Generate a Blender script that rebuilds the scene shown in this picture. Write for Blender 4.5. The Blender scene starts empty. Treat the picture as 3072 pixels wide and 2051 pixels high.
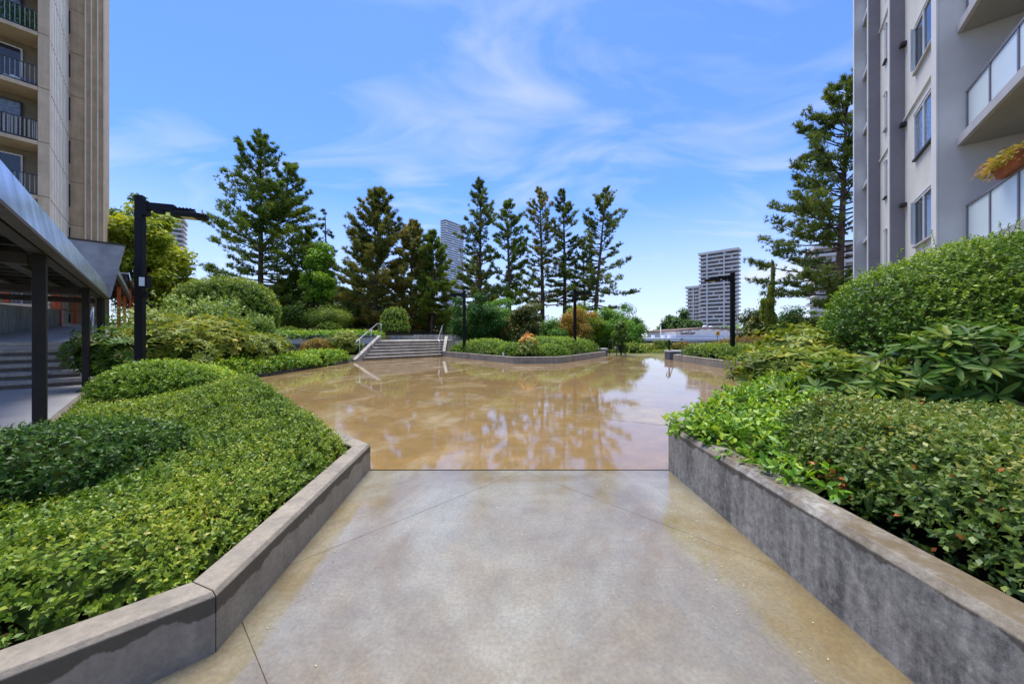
import bpy, math, random
import numpy as np
from mathutils import Vector, Matrix

# ------------------------------------------------------------------ camera, sky, sun, exposure
SC = bpy.context.scene
COL = SC.collection
cam_d = bpy.data.cameras.new("camera"); cam = bpy.data.objects.new("camera", cam_d); COL.objects.link(cam)
cam_d.sensor_width = 36.0; cam_d.lens = 12.0; cam_d.shift_y = -0.0057
cam_d.clip_start = 0.05; cam_d.clip_end = 6000
cam.location = (0, 0, 1.25); cam.rotation_euler = (math.radians(90), 0, 0)
SC.camera = cam
SUN_EL, SUN_AZ = math.radians(76), math.radians(-20)      # azimuth measured from +Y towards +X
W = bpy.data.worlds.new("World"); SC.world = W; W.use_nodes = True
wn, wl = W.node_tree.nodes, W.node_tree.links
wn.clear()
wo = wn.new("ShaderNodeOutputWorld"); bg = wn.new("ShaderNodeBackground")
sky = wn.new("ShaderNodeTexSky"); sky.sky_type = 'NISHITA'; sky.sun_disc = False
sky.sun_elevation = SUN_EL; sky.sun_rotation = SUN_AZ
sky.air_density = 1.0; sky.dust_density = 0.35; sky.ozone_density = 2.6; sky.altitude = 50
bg.inputs[1].default_value = 0.15
tc = wn.new("ShaderNodeTexCoord")
# wispy cloud cover over the whole dome: direction projected on a high flat layer
sep = wn.new("ShaderNodeSeparateXYZ"); wl.new(tc.outputs["Generated"], sep.inputs[0])
zc = wn.new("ShaderNodeMath"); zc.operation = 'ADD'; zc.inputs[1].default_value = 0.22
wl.new(sep.outputs[2], zc.inputs[0])
zm = wn.new("ShaderNodeMath"); zm.operation = 'MAXIMUM'; zm.inputs[1].default_value = 0.06; wl.new(zc.outputs[0], zm.inputs[0])
dx = wn.new("ShaderNodeMath"); dx.operation = 'DIVIDE'; wl.new(sep.outputs[0], dx.inputs[0]); wl.new(zm.outputs[0], dx.inputs[1])
dy = wn.new("ShaderNodeMath"); dy.operation = 'DIVIDE'; wl.new(sep.outputs[1], dy.inputs[0]); wl.new(zm.outputs[0], dy.inputs[1])
cmb = wn.new("ShaderNodeCombineXYZ"); wl.new(dx.outputs[0], cmb.inputs[0]); wl.new(dy.outputs[0], cmb.inputs[1])
mp = wn.new("ShaderNodeMapping"); mp.inputs["Scale"].default_value = (0.75, 1.6, 1); mp.inputs["Rotation"].default_value = (0, 0, 0.5)
mp.inputs["Location"].default_value = (5.3, 2.2, 0)
wl.new(cmb.outputs[0], mp.inputs[0])
cn = wn.new("ShaderNodeTexNoise"); cn.inputs["Scale"].default_value = 2.1; cn.inputs["Detail"].default_value = 6
cn.inputs["Roughness"].default_value = 0.5; cn.inputs["Distortion"].default_value = 0.9
wl.new(mp.outputs[0], cn.inputs["Vector"])
cr = wn.new("ShaderNodeValToRGB"); cr.color_ramp.elements[0].position = 0.46; cr.color_ramp.elements[1].position = 0.92
cr.color_ramp.elements[0].color = (0.03, 0.03, 0.03, 1); cr.color_ramp.elements[1].color = (0.72, 0.72, 0.72, 1)
wl.new(cn.outputs[0], cr.inputs[0])
# pale air towards the horizon
hz = wn.new("ShaderNodeMapRange"); hz.inputs[1].default_value = 0.0; hz.inputs[2].default_value = 0.36
hz.inputs[3].default_value = 0.8; hz.inputs[4].default_value = 0.0
wl.new(sep.outputs[2], hz.inputs[0])
mp2 = wn.new("ShaderNodeMapping"); mp2.inputs["Scale"].default_value = (1, 1, 2.6); mp2.inputs["Location"].default_value = (.37, .1, 0); wl.new(tc.outputs["Generated"], mp2.inputs[0])
cn2 = wn.new("ShaderNodeTexNoise"); cn2.inputs["Scale"].default_value = 4.2; cn2.inputs["Detail"].default_value = 7; cn2.inputs["Roughness"].default_value = .55; wl.new(mp2.outputs[0], cn2.inputs["Vector"])
cr2 = wn.new("ShaderNodeValToRGB"); cr2.color_ramp.elements[0].position = .53; cr2.color_ramp.elements[1].position = .68; wl.new(cn2.outputs[0], cr2.inputs[0])
el2 = wn.new("ShaderNodeValToRGB"); wl.new(sep.outputs[2], el2.inputs[0]); q_ = el2.color_ramp.elements; q_.new(.12); q_.new(.24)
for e_, (p_, v_) in zip(q_, ((.0, 0.3), (.12, 1.0), (.24, 0.0), (1.0, 0.0))): e_.position = p_; e_.color = (v_, v_, v_, 1)
lo2 = wn.new("ShaderNodeMath"); lo2.operation = 'MULTIPLY'; wl.new(cr2.outputs[0], lo2.inputs[0]); wl.new(el2.outputs[0], lo2.inputs[1])
mx0 = wn.new("ShaderNodeMath"); mx0.operation = 'MAXIMUM'; wl.new(cr.outputs[0], mx0.inputs[0]); wl.new(lo2.outputs[0], mx0.inputs[1])
mx = wn.new("ShaderNodeMath"); mx.operation = 'MAXIMUM'; wl.new(mx0.outputs[0], mx.inputs[0]); wl.new(hz.outputs[0], mx.inputs[1])
tint = wn.new("ShaderNodeMixRGB"); tint.blend_type = 'MULTIPLY'; tint.inputs[0].default_value = 1
tint.inputs[2].default_value = (0.39, 0.585, 0.95, 1)
wl.new(sky.outputs[0], tint.inputs[1])
mc = wn.new("ShaderNodeMixRGB"); mc.inputs[2].default_value = (3.3, 3.4, 3.7, 1)
wl.new(mx.outputs[0], mc.inputs[0]); wl.new(tint.outputs[0], mc.inputs[1])
wl.new(mc.outputs[0], bg.inputs[0]); wl.new(bg.outputs[0], wo.inputs[0])
sd = bpy.data.lights.new("sun", 'SUN'); sd.energy = 3.3; sd.angle = math.radians(40); sd.color = (1, 0.95, 0.86)
sun = bpy.data.objects.new("sun", sd); COL.objects.link(sun)
sv = Vector((math.sin(SUN_AZ) * math.cos(SUN_EL), math.cos(SUN_AZ) * math.cos(SUN_EL), math.sin(SUN_EL)))
sun.rotation_euler = (-sv).to_track_quat('-Z', 'Y').to_euler(); sun.location = sv * 60
vs = SC.view_settings; vs.view_transform = 'Standard'; vs.look = 'None'; vs.exposure = 0.95; vs.gamma = 1.0; vs.use_curve_mapping = False
SC.cycles.max_bounces = 7; SC.cycles.transparent_max_bounces = 8
R = np.random.default_rng(7)

# ------------------------------------------------------------------ materials
MATS = {}
def nodes(name):
    m = bpy.data.materials.new(name); m.use_nodes = True
    nt = m.node_tree; b = nt.nodes["Principled BSDF"]
    return m, nt, b
def ramp(nt, stops, src):
    r = nt.nodes.new("ShaderNodeValToRGB"); e = r.color_ramp.elements
    while len(e) < len(stops): e.new(0.5)
    for q, (p, c) in zip(e, stops):
        q.position = p; q.color = (*c, 1) if len(c) == 3 else c
    nt.links.new(src, r.inputs[0]); return r
def wpos(nt, scale=(1, 1, 1), rot=0):
    g = nt.nodes.new("ShaderNodeNewGeometry"); mp = nt.nodes.new("ShaderNodeMapping")
    mp.inputs["Scale"].default_value = scale; mp.inputs["Rotation"].default_value = (0, 0, rot)
    nt.links.new(g.outputs["Position"], mp.inputs[0]); return mp.outputs[0]
def noise(nt, vec, scale, detail=4, rough=.55, dist=0):
    n = nt.nodes.new("ShaderNodeTexNoise"); n.inputs["Scale"].default_value = scale; n.inputs["Detail"].default_value = detail
    n.inputs["Roughness"].default_value = rough; n.inputs["Distortion"].default_value = dist
    nt.links.new(vec, n.inputs["Vector"]); return n.outputs[0]
def math_(nt, op, a, b=None, clamp=False):
    n = nt.nodes.new("ShaderNodeMath"); n.operation = op; n.use_clamp = clamp
    for i, v in enumerate((a, b)):
        if v is None: continue
        if isinstance(v, (int, float)): n.inputs[i].default_value = v
        else: nt.links.new(v, n.inputs[i])
    return n.outputs[0]
def mixc(nt, f, a, b, mode='MIX'):
    n = nt.nodes.new("ShaderNodeMixRGB"); n.blend_type = mode
    for i, v in ((0, f), (1, a), (2, b)):
        if isinstance(v, (int, float)): n.inputs[i].default_value = v
        elif isinstance(v, tuple): n.inputs[i].default_value = (*v, 1)
        else: nt.links.new(v, n.inputs[i])
    return n.outputs[0]
def bump(nt, b, h, strength, dist=.01):
    n = nt.nodes.new("ShaderNodeBump"); n.inputs["Strength"].default_value = strength; n.inputs["Distance"].default_value = dist
    nt.links.new(h, n.inputs["Height"]); nt.links.new(n.outputs[0], b.inputs["Normal"])
def mat(name, col, rough=.6, var=.25, scale=2.5, metallic=0.0, bmp=0.0, streak=0.0, spec=.5, coat=0):
    if name in MATS: return MATS[name]
    m, nt, b = nodes(name); MATS[name] = m
    n = noise(nt, wpos(nt), scale, 6, .6)
    f = math_(nt, 'MULTIPLY', n, 1.0)
    lo = tuple(c * (1 - var) for c in col); hi = tuple(min(1, c * (1 + var)) for c in col)
    c = ramp(nt, [(.3, lo), (.7, hi)], f).outputs[0]
    if streak:
        s = noise(nt, wpos(nt, (6, 6, .35)), 1.0, 5, .6)
        sm = ramp(nt, [(.42, (0, 0, 0)), (.68, (1, 1, 1))], s).outputs[0]
        c = mixc(nt, math_(nt, 'MULTIPLY', sm, streak), c, tuple(x * .35 for x in col))
    nt.links.new(c, b.inputs["Base Color"])
    b.inputs["Roughness"].default_value = rough; b.inputs["Metallic"].default_value = metallic
    b.inputs["Specular IOR Level"].default_value = spec
    if coat: b.inputs["Coat Weight"].default_value = coat
    if bmp: bump(nt, b, noise(nt, wpos(nt), 60, 4, .6), bmp, .01)
    return m
def leafmat(name, stops, rough=.5, trans=.3, spec=.35):
    if name in MATS: return MATS[name]
    m, nt, b = nodes(name); MATS[name] = m
    at = nt.nodes.new("ShaderNodeAttribute"); at.attribute_name = "tint"
    c = ramp(nt, stops, at.outputs["Fac"]).outputs[0]
    nt.links.new(c, b.inputs["Base Color"]); b.inputs["Roughness"].default_value = rough
    b.inputs["Specular IOR Level"].default_value = spec
    t = nt.nodes.new("ShaderNodeBsdfTranslucent"); nt.links.new(mixc(nt, 1.0, c, (1.25, 1.2, .7), 'MULTIPLY'), t.inputs[0])
    ms = nt.nodes.new("ShaderNodeMixShader"); ms.inputs[0].default_value = trans
    nt.links.new(b.outputs[0], ms.inputs[1]); nt.links.new(t.outputs[0], ms.inputs[2])
    nt.links.new(ms.outputs[0], nt.nodes["Material Output"].inputs[0])
    return m
def concrete(name, base, top=None, band=.08, dark=.5, scale=1.0, mould=.0, moss=None):
    """weathered cast concrete; optional ragged damp band under the coping and black mould streaks"""
    if name in MATS: return MATS[name]
    m, nt, b = nodes(name); MATS[name] = m
    p = wpos(nt)
    n1 = noise(nt, p, 2.2 * scale, 8, .65); n2 = noise(nt, p, 45 * scale, 4, .7)
    c = ramp(nt, [(.28, tuple(x * .62 for x in base)), (.5, base), (.75, tuple(min(1, x * 1.3) for x in base))], n1).outputs[0]
    c = mixc(nt, .35, c, ramp(nt, [(.3, (.45, .45, .45)), (.7, (1.25, 1.25, 1.25))], n2).outputs[0], 'MULTIPLY')
    if mould:
        s = noise(nt, wpos(nt, (5, 5, .8)), 1.5, 7, .7)
        s2 = noise(nt, wpos(nt, (1, 1, 1)), 26, 5, .75)
        f = ramp(nt, [(.38, (0, 0, 0)), (.60, (1, 1, 1))], math_(nt, 'ADD', math_(nt, 'MULTIPLY', s, .60), math_(nt, 'MULTIPLY', s2, .40))).outputs[0]
        c = mixc(nt, math_(nt, 'MULTIPLY', f, mould), c, (.035, .036, .042))
    if top is not None:
        g = nt.nodes.new("ShaderNodeNewGeometry"); sx = nt.nodes.new("ShaderNodeSeparateXYZ"); nt.links.new(g.outputs["Position"], sx.inputs[0])
        e = noise(nt, wpos(nt, (1, 1, .25)), 5.5, 5, .6)
        th = math_(nt, 'ADD', sx.outputs[2], math_(nt, 'MULTIPLY', math_(nt, 'SUBTRACT', e, .5), .16))
        f = math_(nt, 'MULTIPLY', math_(nt, 'SUBTRACT', th, top - band), 120, True)
        nz = nt.nodes.new("ShaderNodeSeparateXYZ"); nt.links.new(g.outputs["Normal"], nz.inputs[0])
        side = math_(nt, 'SUBTRACT', 1.0, math_(nt, 'ABSOLUTE', nz.outputs[2]), True)
        f = math_(nt, 'MULTIPLY', math_(nt, 'MULTIPLY', f, side), dark)
        c = mixc(nt, f, c, (.045, .036, .022))
        if moss:
            mf = ramp(nt, [(.40, (0, 0, 0)), (.58, (1, 1, 1))], noise(nt, p, 3.2, 6, .65)).outputs[0]
            c = mixc(nt, math_(nt, 'MULTIPLY', math_(nt, 'MULTIPLY', math_(nt, 'SUBTRACT', 1.0, side), mf), .85), c, moss)
    nt.links.new(c, b.inputs["Base Color"]); b.inputs["Roughness"].default_value = .62
    bump(nt, b, math_(nt, 'ADD', n2, math_(nt, 'MULTIPLY', noise(nt, p, 14, 6, .7), 1.2)), .5, .006)
    return m
def wetground(name, dry, wet, cover, r0, r1, coat_ior, sc=.5, bmp=.05, cw=1.0, joints=False):
    """concrete paving under a film of rain water"""
    m, nt, b = nodes(name); MATS[name] = m
    p = wpos(nt)
    n1 = noise(nt, p, 1.1, 8, .62, .4); n2 = noise(nt, p, 55, 3, .7); n3 = math_(nt, 'ADD', math_(nt, 'MULTIPLY', noise(nt, p, sc, 7, .65, .8), .75), math_(nt, 'MULTIPLY', noise(nt, wpos(nt, (1, .45, 1), .5), 2.6, 6, .7), .25))
    w = ramp(nt, [(cover - .09, (0, 0, 0)), (cover + .09, (1, 1, 1))], n3).outputs[0]
    c = mixc(nt, w, ramp(nt, [(.3, tuple(x * .8 for x in wet)), (.7, tuple(x * 1.2 for x in wet))], n1).outputs[0],
             ramp(nt, [(.3, tuple(x * .82 for x in dry)), (.7, tuple(x * 1.12 for x in dry))], n1).outputs[0])
    if joints:
        g = nt.nodes.new("ShaderNodeNewGeometry"); band = None
        for (vx, vy), o_ in (((.431, .902), 1.15), ((.902, -.431), 1.1)):
            d_ = nt.nodes.new("ShaderNodeVectorMath"); d_.operation = 'DOT_PRODUCT'; nt.links.new(g.outputs["Position"], d_.inputs[0]); d_.inputs[1].default_value = (vx, vy, 0)
            u_ = math_(nt, 'FRACT', math_(nt, 'DIVIDE', math_(nt, 'SUBTRACT', d_.outputs["Value"], o_ - 41), 4.1))
            ds = math_(nt, 'MULTIPLY', math_(nt, 'SUBTRACT', .5, math_(nt, 'ABSOLUTE', math_(nt, 'SUBTRACT', u_, .5))), 4.1)
            wd = math_(nt, 'MULTIPLY', math_(nt, 'SUBTRACT', noise(nt, p, .8, 7, .7), .42), 1.4)
            k_ = math_(nt, 'MULTIPLY', math_(nt, 'MULTIPLY', math_(nt, 'SUBTRACT', wd, ds), 4, True), .95 if vy < 0 else .35); band = k_ if band is None else math_(nt, 'MAXIMUM', band, k_)
        w = math_(nt, 'MAXIMUM', w, math_(nt, 'MULTIPLY', band, .9))
    c = mixc(nt, w, ramp(nt, [(.3, tuple(x * .8 for x in wet)), (.7, tuple(x * 1.2 for x in wet))], n1).outputs[0],
             ramp(nt, [(.3, tuple(x * .82 for x in dry)), (.7, tuple(x * 1.12 for x in dry))], n1).outputs[0])
    c = mixc(nt, .45, c, ramp(nt, [(.3, (.45, .45, .45)), (.7, (1.35, 1.35, 1.35))], n2).outputs[0], 'MULTIPLY')
    c = mixc(nt, .4, c, ramp(nt, [(.35, (.6, .55, .45)), (.65, (1.2, 1.2, 1.2))], noise(nt, p, 5, 7, .7)).outputs[0], 'MULTIPLY')
    nt.links.new(c, b.inputs["Base Color"])
    b.inputs["Roughness"].default_value = .7
    rr = nt.nodes.new("ShaderNodeMapRange"); nt.links.new(w, rr.inputs[0])
    rr.inputs[3].default_value = r0; rr.inputs[4].default_value = r1
    cm = nt.nodes.new("ShaderNodeMapRange"); nt.links.new(w, cm.inputs[0]); cm.inputs[3].default_value = 1.0; cm.inputs[4].default_value = cw
    nt.links.new(cm.outputs[0], b.inputs["Coat Weight"]); b.inputs["Coat IOR"].default_value = coat_ior
    nt.links.new(rr.outputs[0], b.inputs["Coat Roughness"])
    bn = nt.nodes.new("ShaderNodeBump"); bn.inputs["Strength"].default_value = bmp; bn.inputs["Distance"].default_value = .01
    nt.links.new(math_(nt, 'ADD', math_(nt, 'MULTIPLY', noise(nt, p, 9, 4, .6), .6), math_(nt, 'MULTIPLY', n2, .12)), bn.inputs["Height"])
    nt.links.new(bn.outputs[0], b.inputs["Coat Normal"])
    bump(nt, b, n2, .4, .004)
    return m

M_plaza = wetground("wet_plaza_concrete", (.33, .265, .15), (.245, .140, .022), .60, .012, .15, 1.95, .6, .07, .55, True)
M_path = wetground("wet_path_concrete", (.255, .24, .175), (.185, .132, .046), .50, .10, .20, 1.95, .8, .08, .9)
M_walk = mat("covered_walk_concrete", (.50, .475, .45), .42, .18, 1.2, bmp=.2)
M_concL = concrete("planter_concrete_damp_lip", (.29, .245, .185), .24, .075, .85, 1.0, .35)
M_concR = concrete("planter_concrete_moulded", (.44, .41, .365), .415, .06, .75, 1.0, .84, (.11, .075, .028))
M_conc = concrete("planter_concrete_grey", (.36, .32, .265), .31, .06, .5, 1.0, .45)
M_stain = concrete("retaining_concrete_streaked", (.44, .41, .36), None, 0, 0, .6, .75)
M_step = concrete("step_concrete", (.52, .47, .41), None, 0, 0, 1.0, .35)
M_riser = concrete("riser_concrete", (.22, .18, .13), None, 0, 0, 1.0, .5)
M_soil = mat("bark_mulch_soil", (.045, .032, .022), .95, .5, 9, bmp=.8)
M_lawn = mat("dry_lawn", (.34, .22, .075), .95, .35, 1.2, bmp=.5)
M_post = mat("brown_steel", (.022, .018, .016), .5, .3, 4, spec=.25)
M_trim = mat("tan_edge_trim", (.075, .056, .042), .6, .3, 5)
M_black = mat("black_lamp_paint", (.004, .0045, .007), .5, .2, 6, spec=.2)
M_fasc = mat("galvanised_fascia", (.62, .65, .70), .22, .35, 1.6, .85, streak=.75)
M_fasc2 = mat("weathered_zinc_panel", (.26, .265, .285), .5, .3, 2.5, .25)
M_edge = mat("dark_drip_edge", (.02, .018, .018), .5)
M_soffit = mat("dark_timber_soffit", (.035, .028, .024), .8, .4, 5)
M_orange = mat("orange_red_paint", (.62, .10, .018), .5, .2, 2)
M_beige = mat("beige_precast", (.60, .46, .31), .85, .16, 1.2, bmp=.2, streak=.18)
M_brown = mat("brown_precast", (.53, .385, .23), .85, .18, 1.4, bmp=.2, streak=.25)
M_rib = mat("white_precast_rib", (.78, .71, .60), .75, .1, 2, streak=.1)
M_groove = mat("rib_groove_grey", (.22, .19, .155), .9, .1, 2)
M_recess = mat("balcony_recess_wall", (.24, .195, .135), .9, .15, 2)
M_glass = mat("dark_window_glass", (.018, .024, .032), .06, .3, 3, spec=.8)
M_curt = mat("curtained_window_glass", (.14, .17, .21), .12, .5, 9, spec=.8)
M_frame = mat("white_window_frame", (.74, .75, .78), .4, .06)
M_rail = mat("dark_baluster", (.035, .036, .035), .5)
M_greyrail = mat("pale_baluster", (.30, .33, .33), .5)
M_cream = mat("cream_stucco", (.66, .63, .57), .9, .06, 1.5, bmp=.25, streak=.06)
M_purp = mat("slate_purple_paint", (.21, .20, .225), .85, .08, 1.5, bmp=.2)
M_gpaint = mat("blue_grey_paint", (.60, .585, .575), .85, .07, 1.5, bmp=.2)
M_pilast = mat("pale_grey_pilaster", (.66, .64, .63), .8, .06, 1.5)
M_slab = mat("slab_edge_grey", (.42, .41, .44), .8, .1, 3)
M_under = mat("balcony_soffit_paint", (.30, .295, .27), .9, .08, 2)
M_alu = mat("mauve_aluminium", (.20, .185, .215), .4, .1, 3, .3)
M_frost = mat("frosted_and_sky_tinted_glass", (.66, .76, .80), .28, .04, 1)
M_silver = mat("galvanised_rail", (.52, .53, .56), .35, .15, 6, .7)
M_terra = mat("terracotta", (.36, .10, .035), .8, .2, 8)
M_bark = mat("pine_bark", (.13, .082, .058), .95, .4, 5, bmp=.8)
M_barkd = mat("dark_bark", (.05, .038, .03), .95, .4, 6, bmp=.6)
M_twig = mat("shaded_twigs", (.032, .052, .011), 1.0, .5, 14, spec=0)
M_twigb = mat("brown_twigs", (.05, .036, .018), .95, .4, 10)
M_white = mat("white_painted_wall", (.72, .72, .74), .8, .06, .4)
M_tan = mat("tan_wall", (.33, .26, .19), .85, .15, .6)
M_roofb = mat("brown_roof", (.17, .11, .085), .85, .2, .6)
M_yellow = mat("yellow_sign", (.85, .42, .01), .5, .05)
M_sign = mat("dark_letters", (.16, .07, .035), .6, .1)
M_twall = mat("tower_wall", (.40, .37, .36), .85, .12, .05)
M_tslab = mat("tower_balcony_edge", (.66, .63, .64), .8, .08, .1)
M_tglass = mat("tower_dark_glazing", (.10, .095, .105), .2, .6, .35)
M_bglass = mat("blue_tower_glazing", (.17, .23, .37), .12, .25, .1)
M_bslab = mat("blue_tower_slab", (.74, .77, .84), .6, .06, .1)
M_bench = mat("slate_block", (.11, .115, .15), .6, .15, 3)
M_cap = mat("pale_grey_and_lit_top", (.62, .62, .66), .5, .1, 3)
M_blue = mat("blue_grey_gate", (.19, .26, .33), .5, .1, 3)

G = lambda a, b, c: [(0, a), (.55, b), (1, c)]
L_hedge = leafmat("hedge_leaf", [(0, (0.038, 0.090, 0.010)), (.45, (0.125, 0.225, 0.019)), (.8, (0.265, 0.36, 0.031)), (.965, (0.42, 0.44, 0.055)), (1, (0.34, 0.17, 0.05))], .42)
L_dark = leafmat("dark_box_leaf", [(0, (0.014, 0.043, 0.008)), (.6, (0.051, 0.123, 0.016)), (1, (0.170, 0.290, 0.033))], .38)
L_round = leafmat("round_bush_leaf", [(0, (0.031, 0.086, 0.007)), (.55, (0.144, 0.274, 0.022)), (1, (0.404, 0.517, 0.042))], .42)
L_rhoA = leafmat("rhododendron_leaf", [(0, (0.025, 0.075, 0.012)), (.5, (0.082, 0.172, 0.018)), (.85, (0.215, 0.271, 0.035)), (1, (0.379, 0.246, 0.040))], .45, .28, .25)
L_rhoB = leafmat("rhododendron_olive_leaf", [(0, (0.056, 0.105, 0.011)), (.5, (0.189, 0.254, 0.020)), (.85, (0.434, 0.405, 0.039)), (1, (0.679, 0.506, 0.066))], .48, .28, .25)
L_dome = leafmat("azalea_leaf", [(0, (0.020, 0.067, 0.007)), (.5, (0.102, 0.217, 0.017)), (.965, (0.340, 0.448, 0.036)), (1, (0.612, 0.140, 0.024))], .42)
L_grey = leafmat("cotoneaster_leaf", [(0, (0.031, 0.079, 0.017)), (.45, (0.106, 0.186, 0.031)), (.85, (0.240, 0.300, 0.060)), (.975, (0.424, 0.381, 0.096)), (1, (0.517, 0.140, 0.030))], .4)
L_cover = leafmat("pachysandra_leaf", [(0, (0.033, 0.111, 0.011)), (.5, (0.143, 0.312, 0.018)), (1, (0.495, 0.585, 0.039))], .4)
L_pine = leafmat("pine_needle", [(0, (0.042, 0.075, 0.019)), (.6, (0.154, 0.208, 0.042)), (1, (0.359, 0.389, 0.068))], .6, .35, .2)
L_pineb = leafmat("browning_pine_needle", [(0, (0.046, 0.075, 0.019)), (.5, (0.181, 0.204, 0.046)), (.85, (0.363, 0.287, 0.088)), (1, (0.769, 0.443, 0.174))], .6, .38, .2)
L_pineg = leafmat("green_pine_needle", [(0, (0.042, 0.094, 0.018)), (.6, (0.169, 0.248, 0.039)), (1, (0.410, 0.452, 0.073))], .6, .38, .2)
L_lime = leafmat("lime_leaf", [(0, (0.091, 0.163, 0.011)), (.5, (0.273, 0.362, 0.020)), (1, (0.546, 0.575, 0.044))], .5, .4)
L_fresh = leafmat("fresh_green_leaf", [(0, (0.042, 0.130, 0.011)), (.5, (0.140, 0.312, 0.020)), (1, (0.336, 0.520, 0.044))], .5, .4)
L_tree = leafmat("tree_leaf", [(0, (0.033, 0.089, 0.011)), (.5, (0.120, 0.225, 0.022)), (1, (0.405, 0.451, 0.048))], .5, .3)
L_laurel = leafmat("laurel_leaf", [(0, (0.022, 0.077, 0.018)), (.5, (0.045, 0.125, 0.024)), (.85, (0.105, 0.225, 0.04)), (1, (0.36, 0.46, 0.09))], .5, .3, .15)
L_photi = leafmat("photinia_leaf", [(0, (0.035, 0.075, 0.013)), (.5, (0.080, 0.115, 0.018)), (.85, (0.24, 0.20, 0.023)), (1, (0.50, 0.24, 0.033))], .45, .3)
L_amber = leafmat("amber_leaf", [(0, (.06, .09, .012)), (.4, (.22, .17, .018)), (.7, (.46, .22, .02)), (1, (.62, .36, .05))], .5, .4)
L_pieris = leafmat("pieris_leaf", [(0, (0.026, 0.090, 0.013)), (.5, (0.130, 0.240, 0.028)), (.8, (0.520, 0.504, 0.077)), (1, (0.800, 0.288, 0.110))], .4, .3)
L_spirea = leafmat("bronze_shrub_leaf", [(0, (0.065, 0.049, 0.014)), (.5, (0.221, 0.133, 0.024)), (1, (0.364, 0.280, 0.036))], .6, .25)
L_white = leafmat("pale_flower_shrub_leaf", [(0, (0.036, 0.106, 0.014)), (.55, (0.155, 0.260, 0.036)), (.85, (0.364, 0.455, 0.084)), (1, (0.800, 0.800, 0.432))], .45, .3)
L_fern = leafmat("yellow_fern_leaf", [(0, (.17, .19, .02)), (.45, (.46, .34, .04)), (1, (.50, .19, .05))], .6, .3)
L_litter = leafmat("fallen_petal", [(0, (.45, .36, .10)), (.7, (.62, .56, .30)), (1, (.10, .05, .02))], .7, .1)
L_grass = leafmat("dry_grass", [(0, (.16, .14, .03)), (.5, (.36, .24, .07)), (1, (.42, .31, .10))], .8, .2)

# ------------------------------------------------------------------ object helpers
ORG = {}
def tag(o, label=None, cat=None, group=None, kind=None):
    if label: o["label"] = label
    if cat: o["category"] = cat
    if group: o["group"] = group
    if kind: o["kind"] = kind
    return o
def thing(name, label, cat, loc, group=None):
    o = bpy.data.objects.new(name, None); COL.objects.link(o); o.empty_display_size = .2
    o.location = loc; ORG[o] = Vector(loc); return tag(o, label, cat, group)
def link(name, me, m, parent=None, loc=(0, 0, 0)):
    o = bpy.data.objects.new(name, me); COL.objects.link(o)
    if m is not None and not me.materials: me.materials.append(m)
    loc = Vector(loc); ORG[o] = loc
    if parent is not None:
        o.parent = parent; o.location = loc - ORG[parent]
    else: o.location = loc
    return o
def mesh(name, V, F, m, parent=None, smooth=False, center=True):
    V = np.asarray(V, float); c = (V.min(0) + V.max(0)) / 2 if center else np.zeros(3)
    if center and parent is None: c[2] = V[:, 2].min()
    me = bpy.data.meshes.new(name); me.from_pydata((V - c).tolist(), [], [list(f) for f in F]); me.update()
    if smooth: me.polygons.foreach_set("use_smooth", [True] * len(me.polygons))
    return link(name, me, m, parent, c)
BOXF = [(0, 3, 2, 1), (4, 5, 6, 7), (0, 1, 5, 4), (1, 2, 6, 5), (2, 3, 7, 6), (3, 0, 4, 7)]
def prism(name, poly, z0, z1, m, parent=None):
    """upright prism; poly counter-clockwise, z0/z1 may be per-corner lists"""
    n = len(poly); z0 = [z0] * n if np.isscalar(z0) else z0; z1 = [z1] * n if np.isscalar(z1) else z1
    V = [(x, y, z) for (x, y), z in zip(poly, z0)] + [(x, y, z) for (x, y), z in zip(poly, z1)]
    F = [tuple(range(n - 1, -1, -1)), tuple(range(n, 2 * n))] + [(i, (i + 1) % n, n + (i + 1) % n, n + i) for i in range(n)]
    return mesh(name, V, F, m, parent)
def bevel(o, w=.006, seg=2):
    b = o.modifiers.new("bevel", 'BEVEL'); b.width = w; b.segments = seg; b.limit_method = 'ANGLE'; return o
class Frame:
    """plan frame: origin O, unit axes a (k) and b (m)"""
    def __init__(s, O, a, b): s.O = np.array(O, float); s.a = np.array(a, float); s.b = np.array(b, float)
    def p(s, k, m): q = s.O + s.a * k + s.b * m; return (q[0], q[1])
    def p3(s, k, m, z): q = s.p(k, m); return (q[0], q[1], z)
    def quad(s, k0, k1, m0, m1):
        q = [s.p(k0, m0), s.p(k1, m0), s.p(k1, m1), s.p(k0, m1)]
        A = sum(q[i][0] * q[(i + 1) % 4][1] - q[(i + 1) % 4][0] * q[i][1] for i in range(4))
        return q if A > 0 else q[::-1]
    def box(s, name, k, m, z, mt, parent=None): return prism(name, s.quad(*k, *m), z[0], z[1], mt, parent)
WF = Frame((0, 0), (1, 0), (0, 1))
def tube(pts, rad, sides=8, cap=True):
    """tube vertices and faces along 3-D points with radius list"""
    pts = [Vector(p) for p in pts]; V = []; F = []; up = Vector((0, 0, 1))
    for i, p in enumerate(pts):
        d = (pts[min(i + 1, len(pts) - 1)] - pts[max(i - 1, 0)]).normalized()
        x = d.cross(up if abs(d.z) < .95 else Vector((1, 0, 0))).normalized(); y = d.cross(x)
        r = rad if np.isscalar(rad) else rad[i]
        for j in range(sides):
            a = 2 * math.pi * j / sides; V.append(tuple(p + (x * math.cos(a) + y * math.sin(a)) * r))
    for i in range(len(pts) - 1):
        for j in range(sides):
            a = i * sides + j; b = i * sides + (j + 1) % sides; F.append((a, a + sides, b + sides, b))
    if cap: F.append(tuple(range(sides))); F.append(tuple(range(len(V) - 1, len(V) - 1 - sides, -1)))
    return V, F
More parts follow.
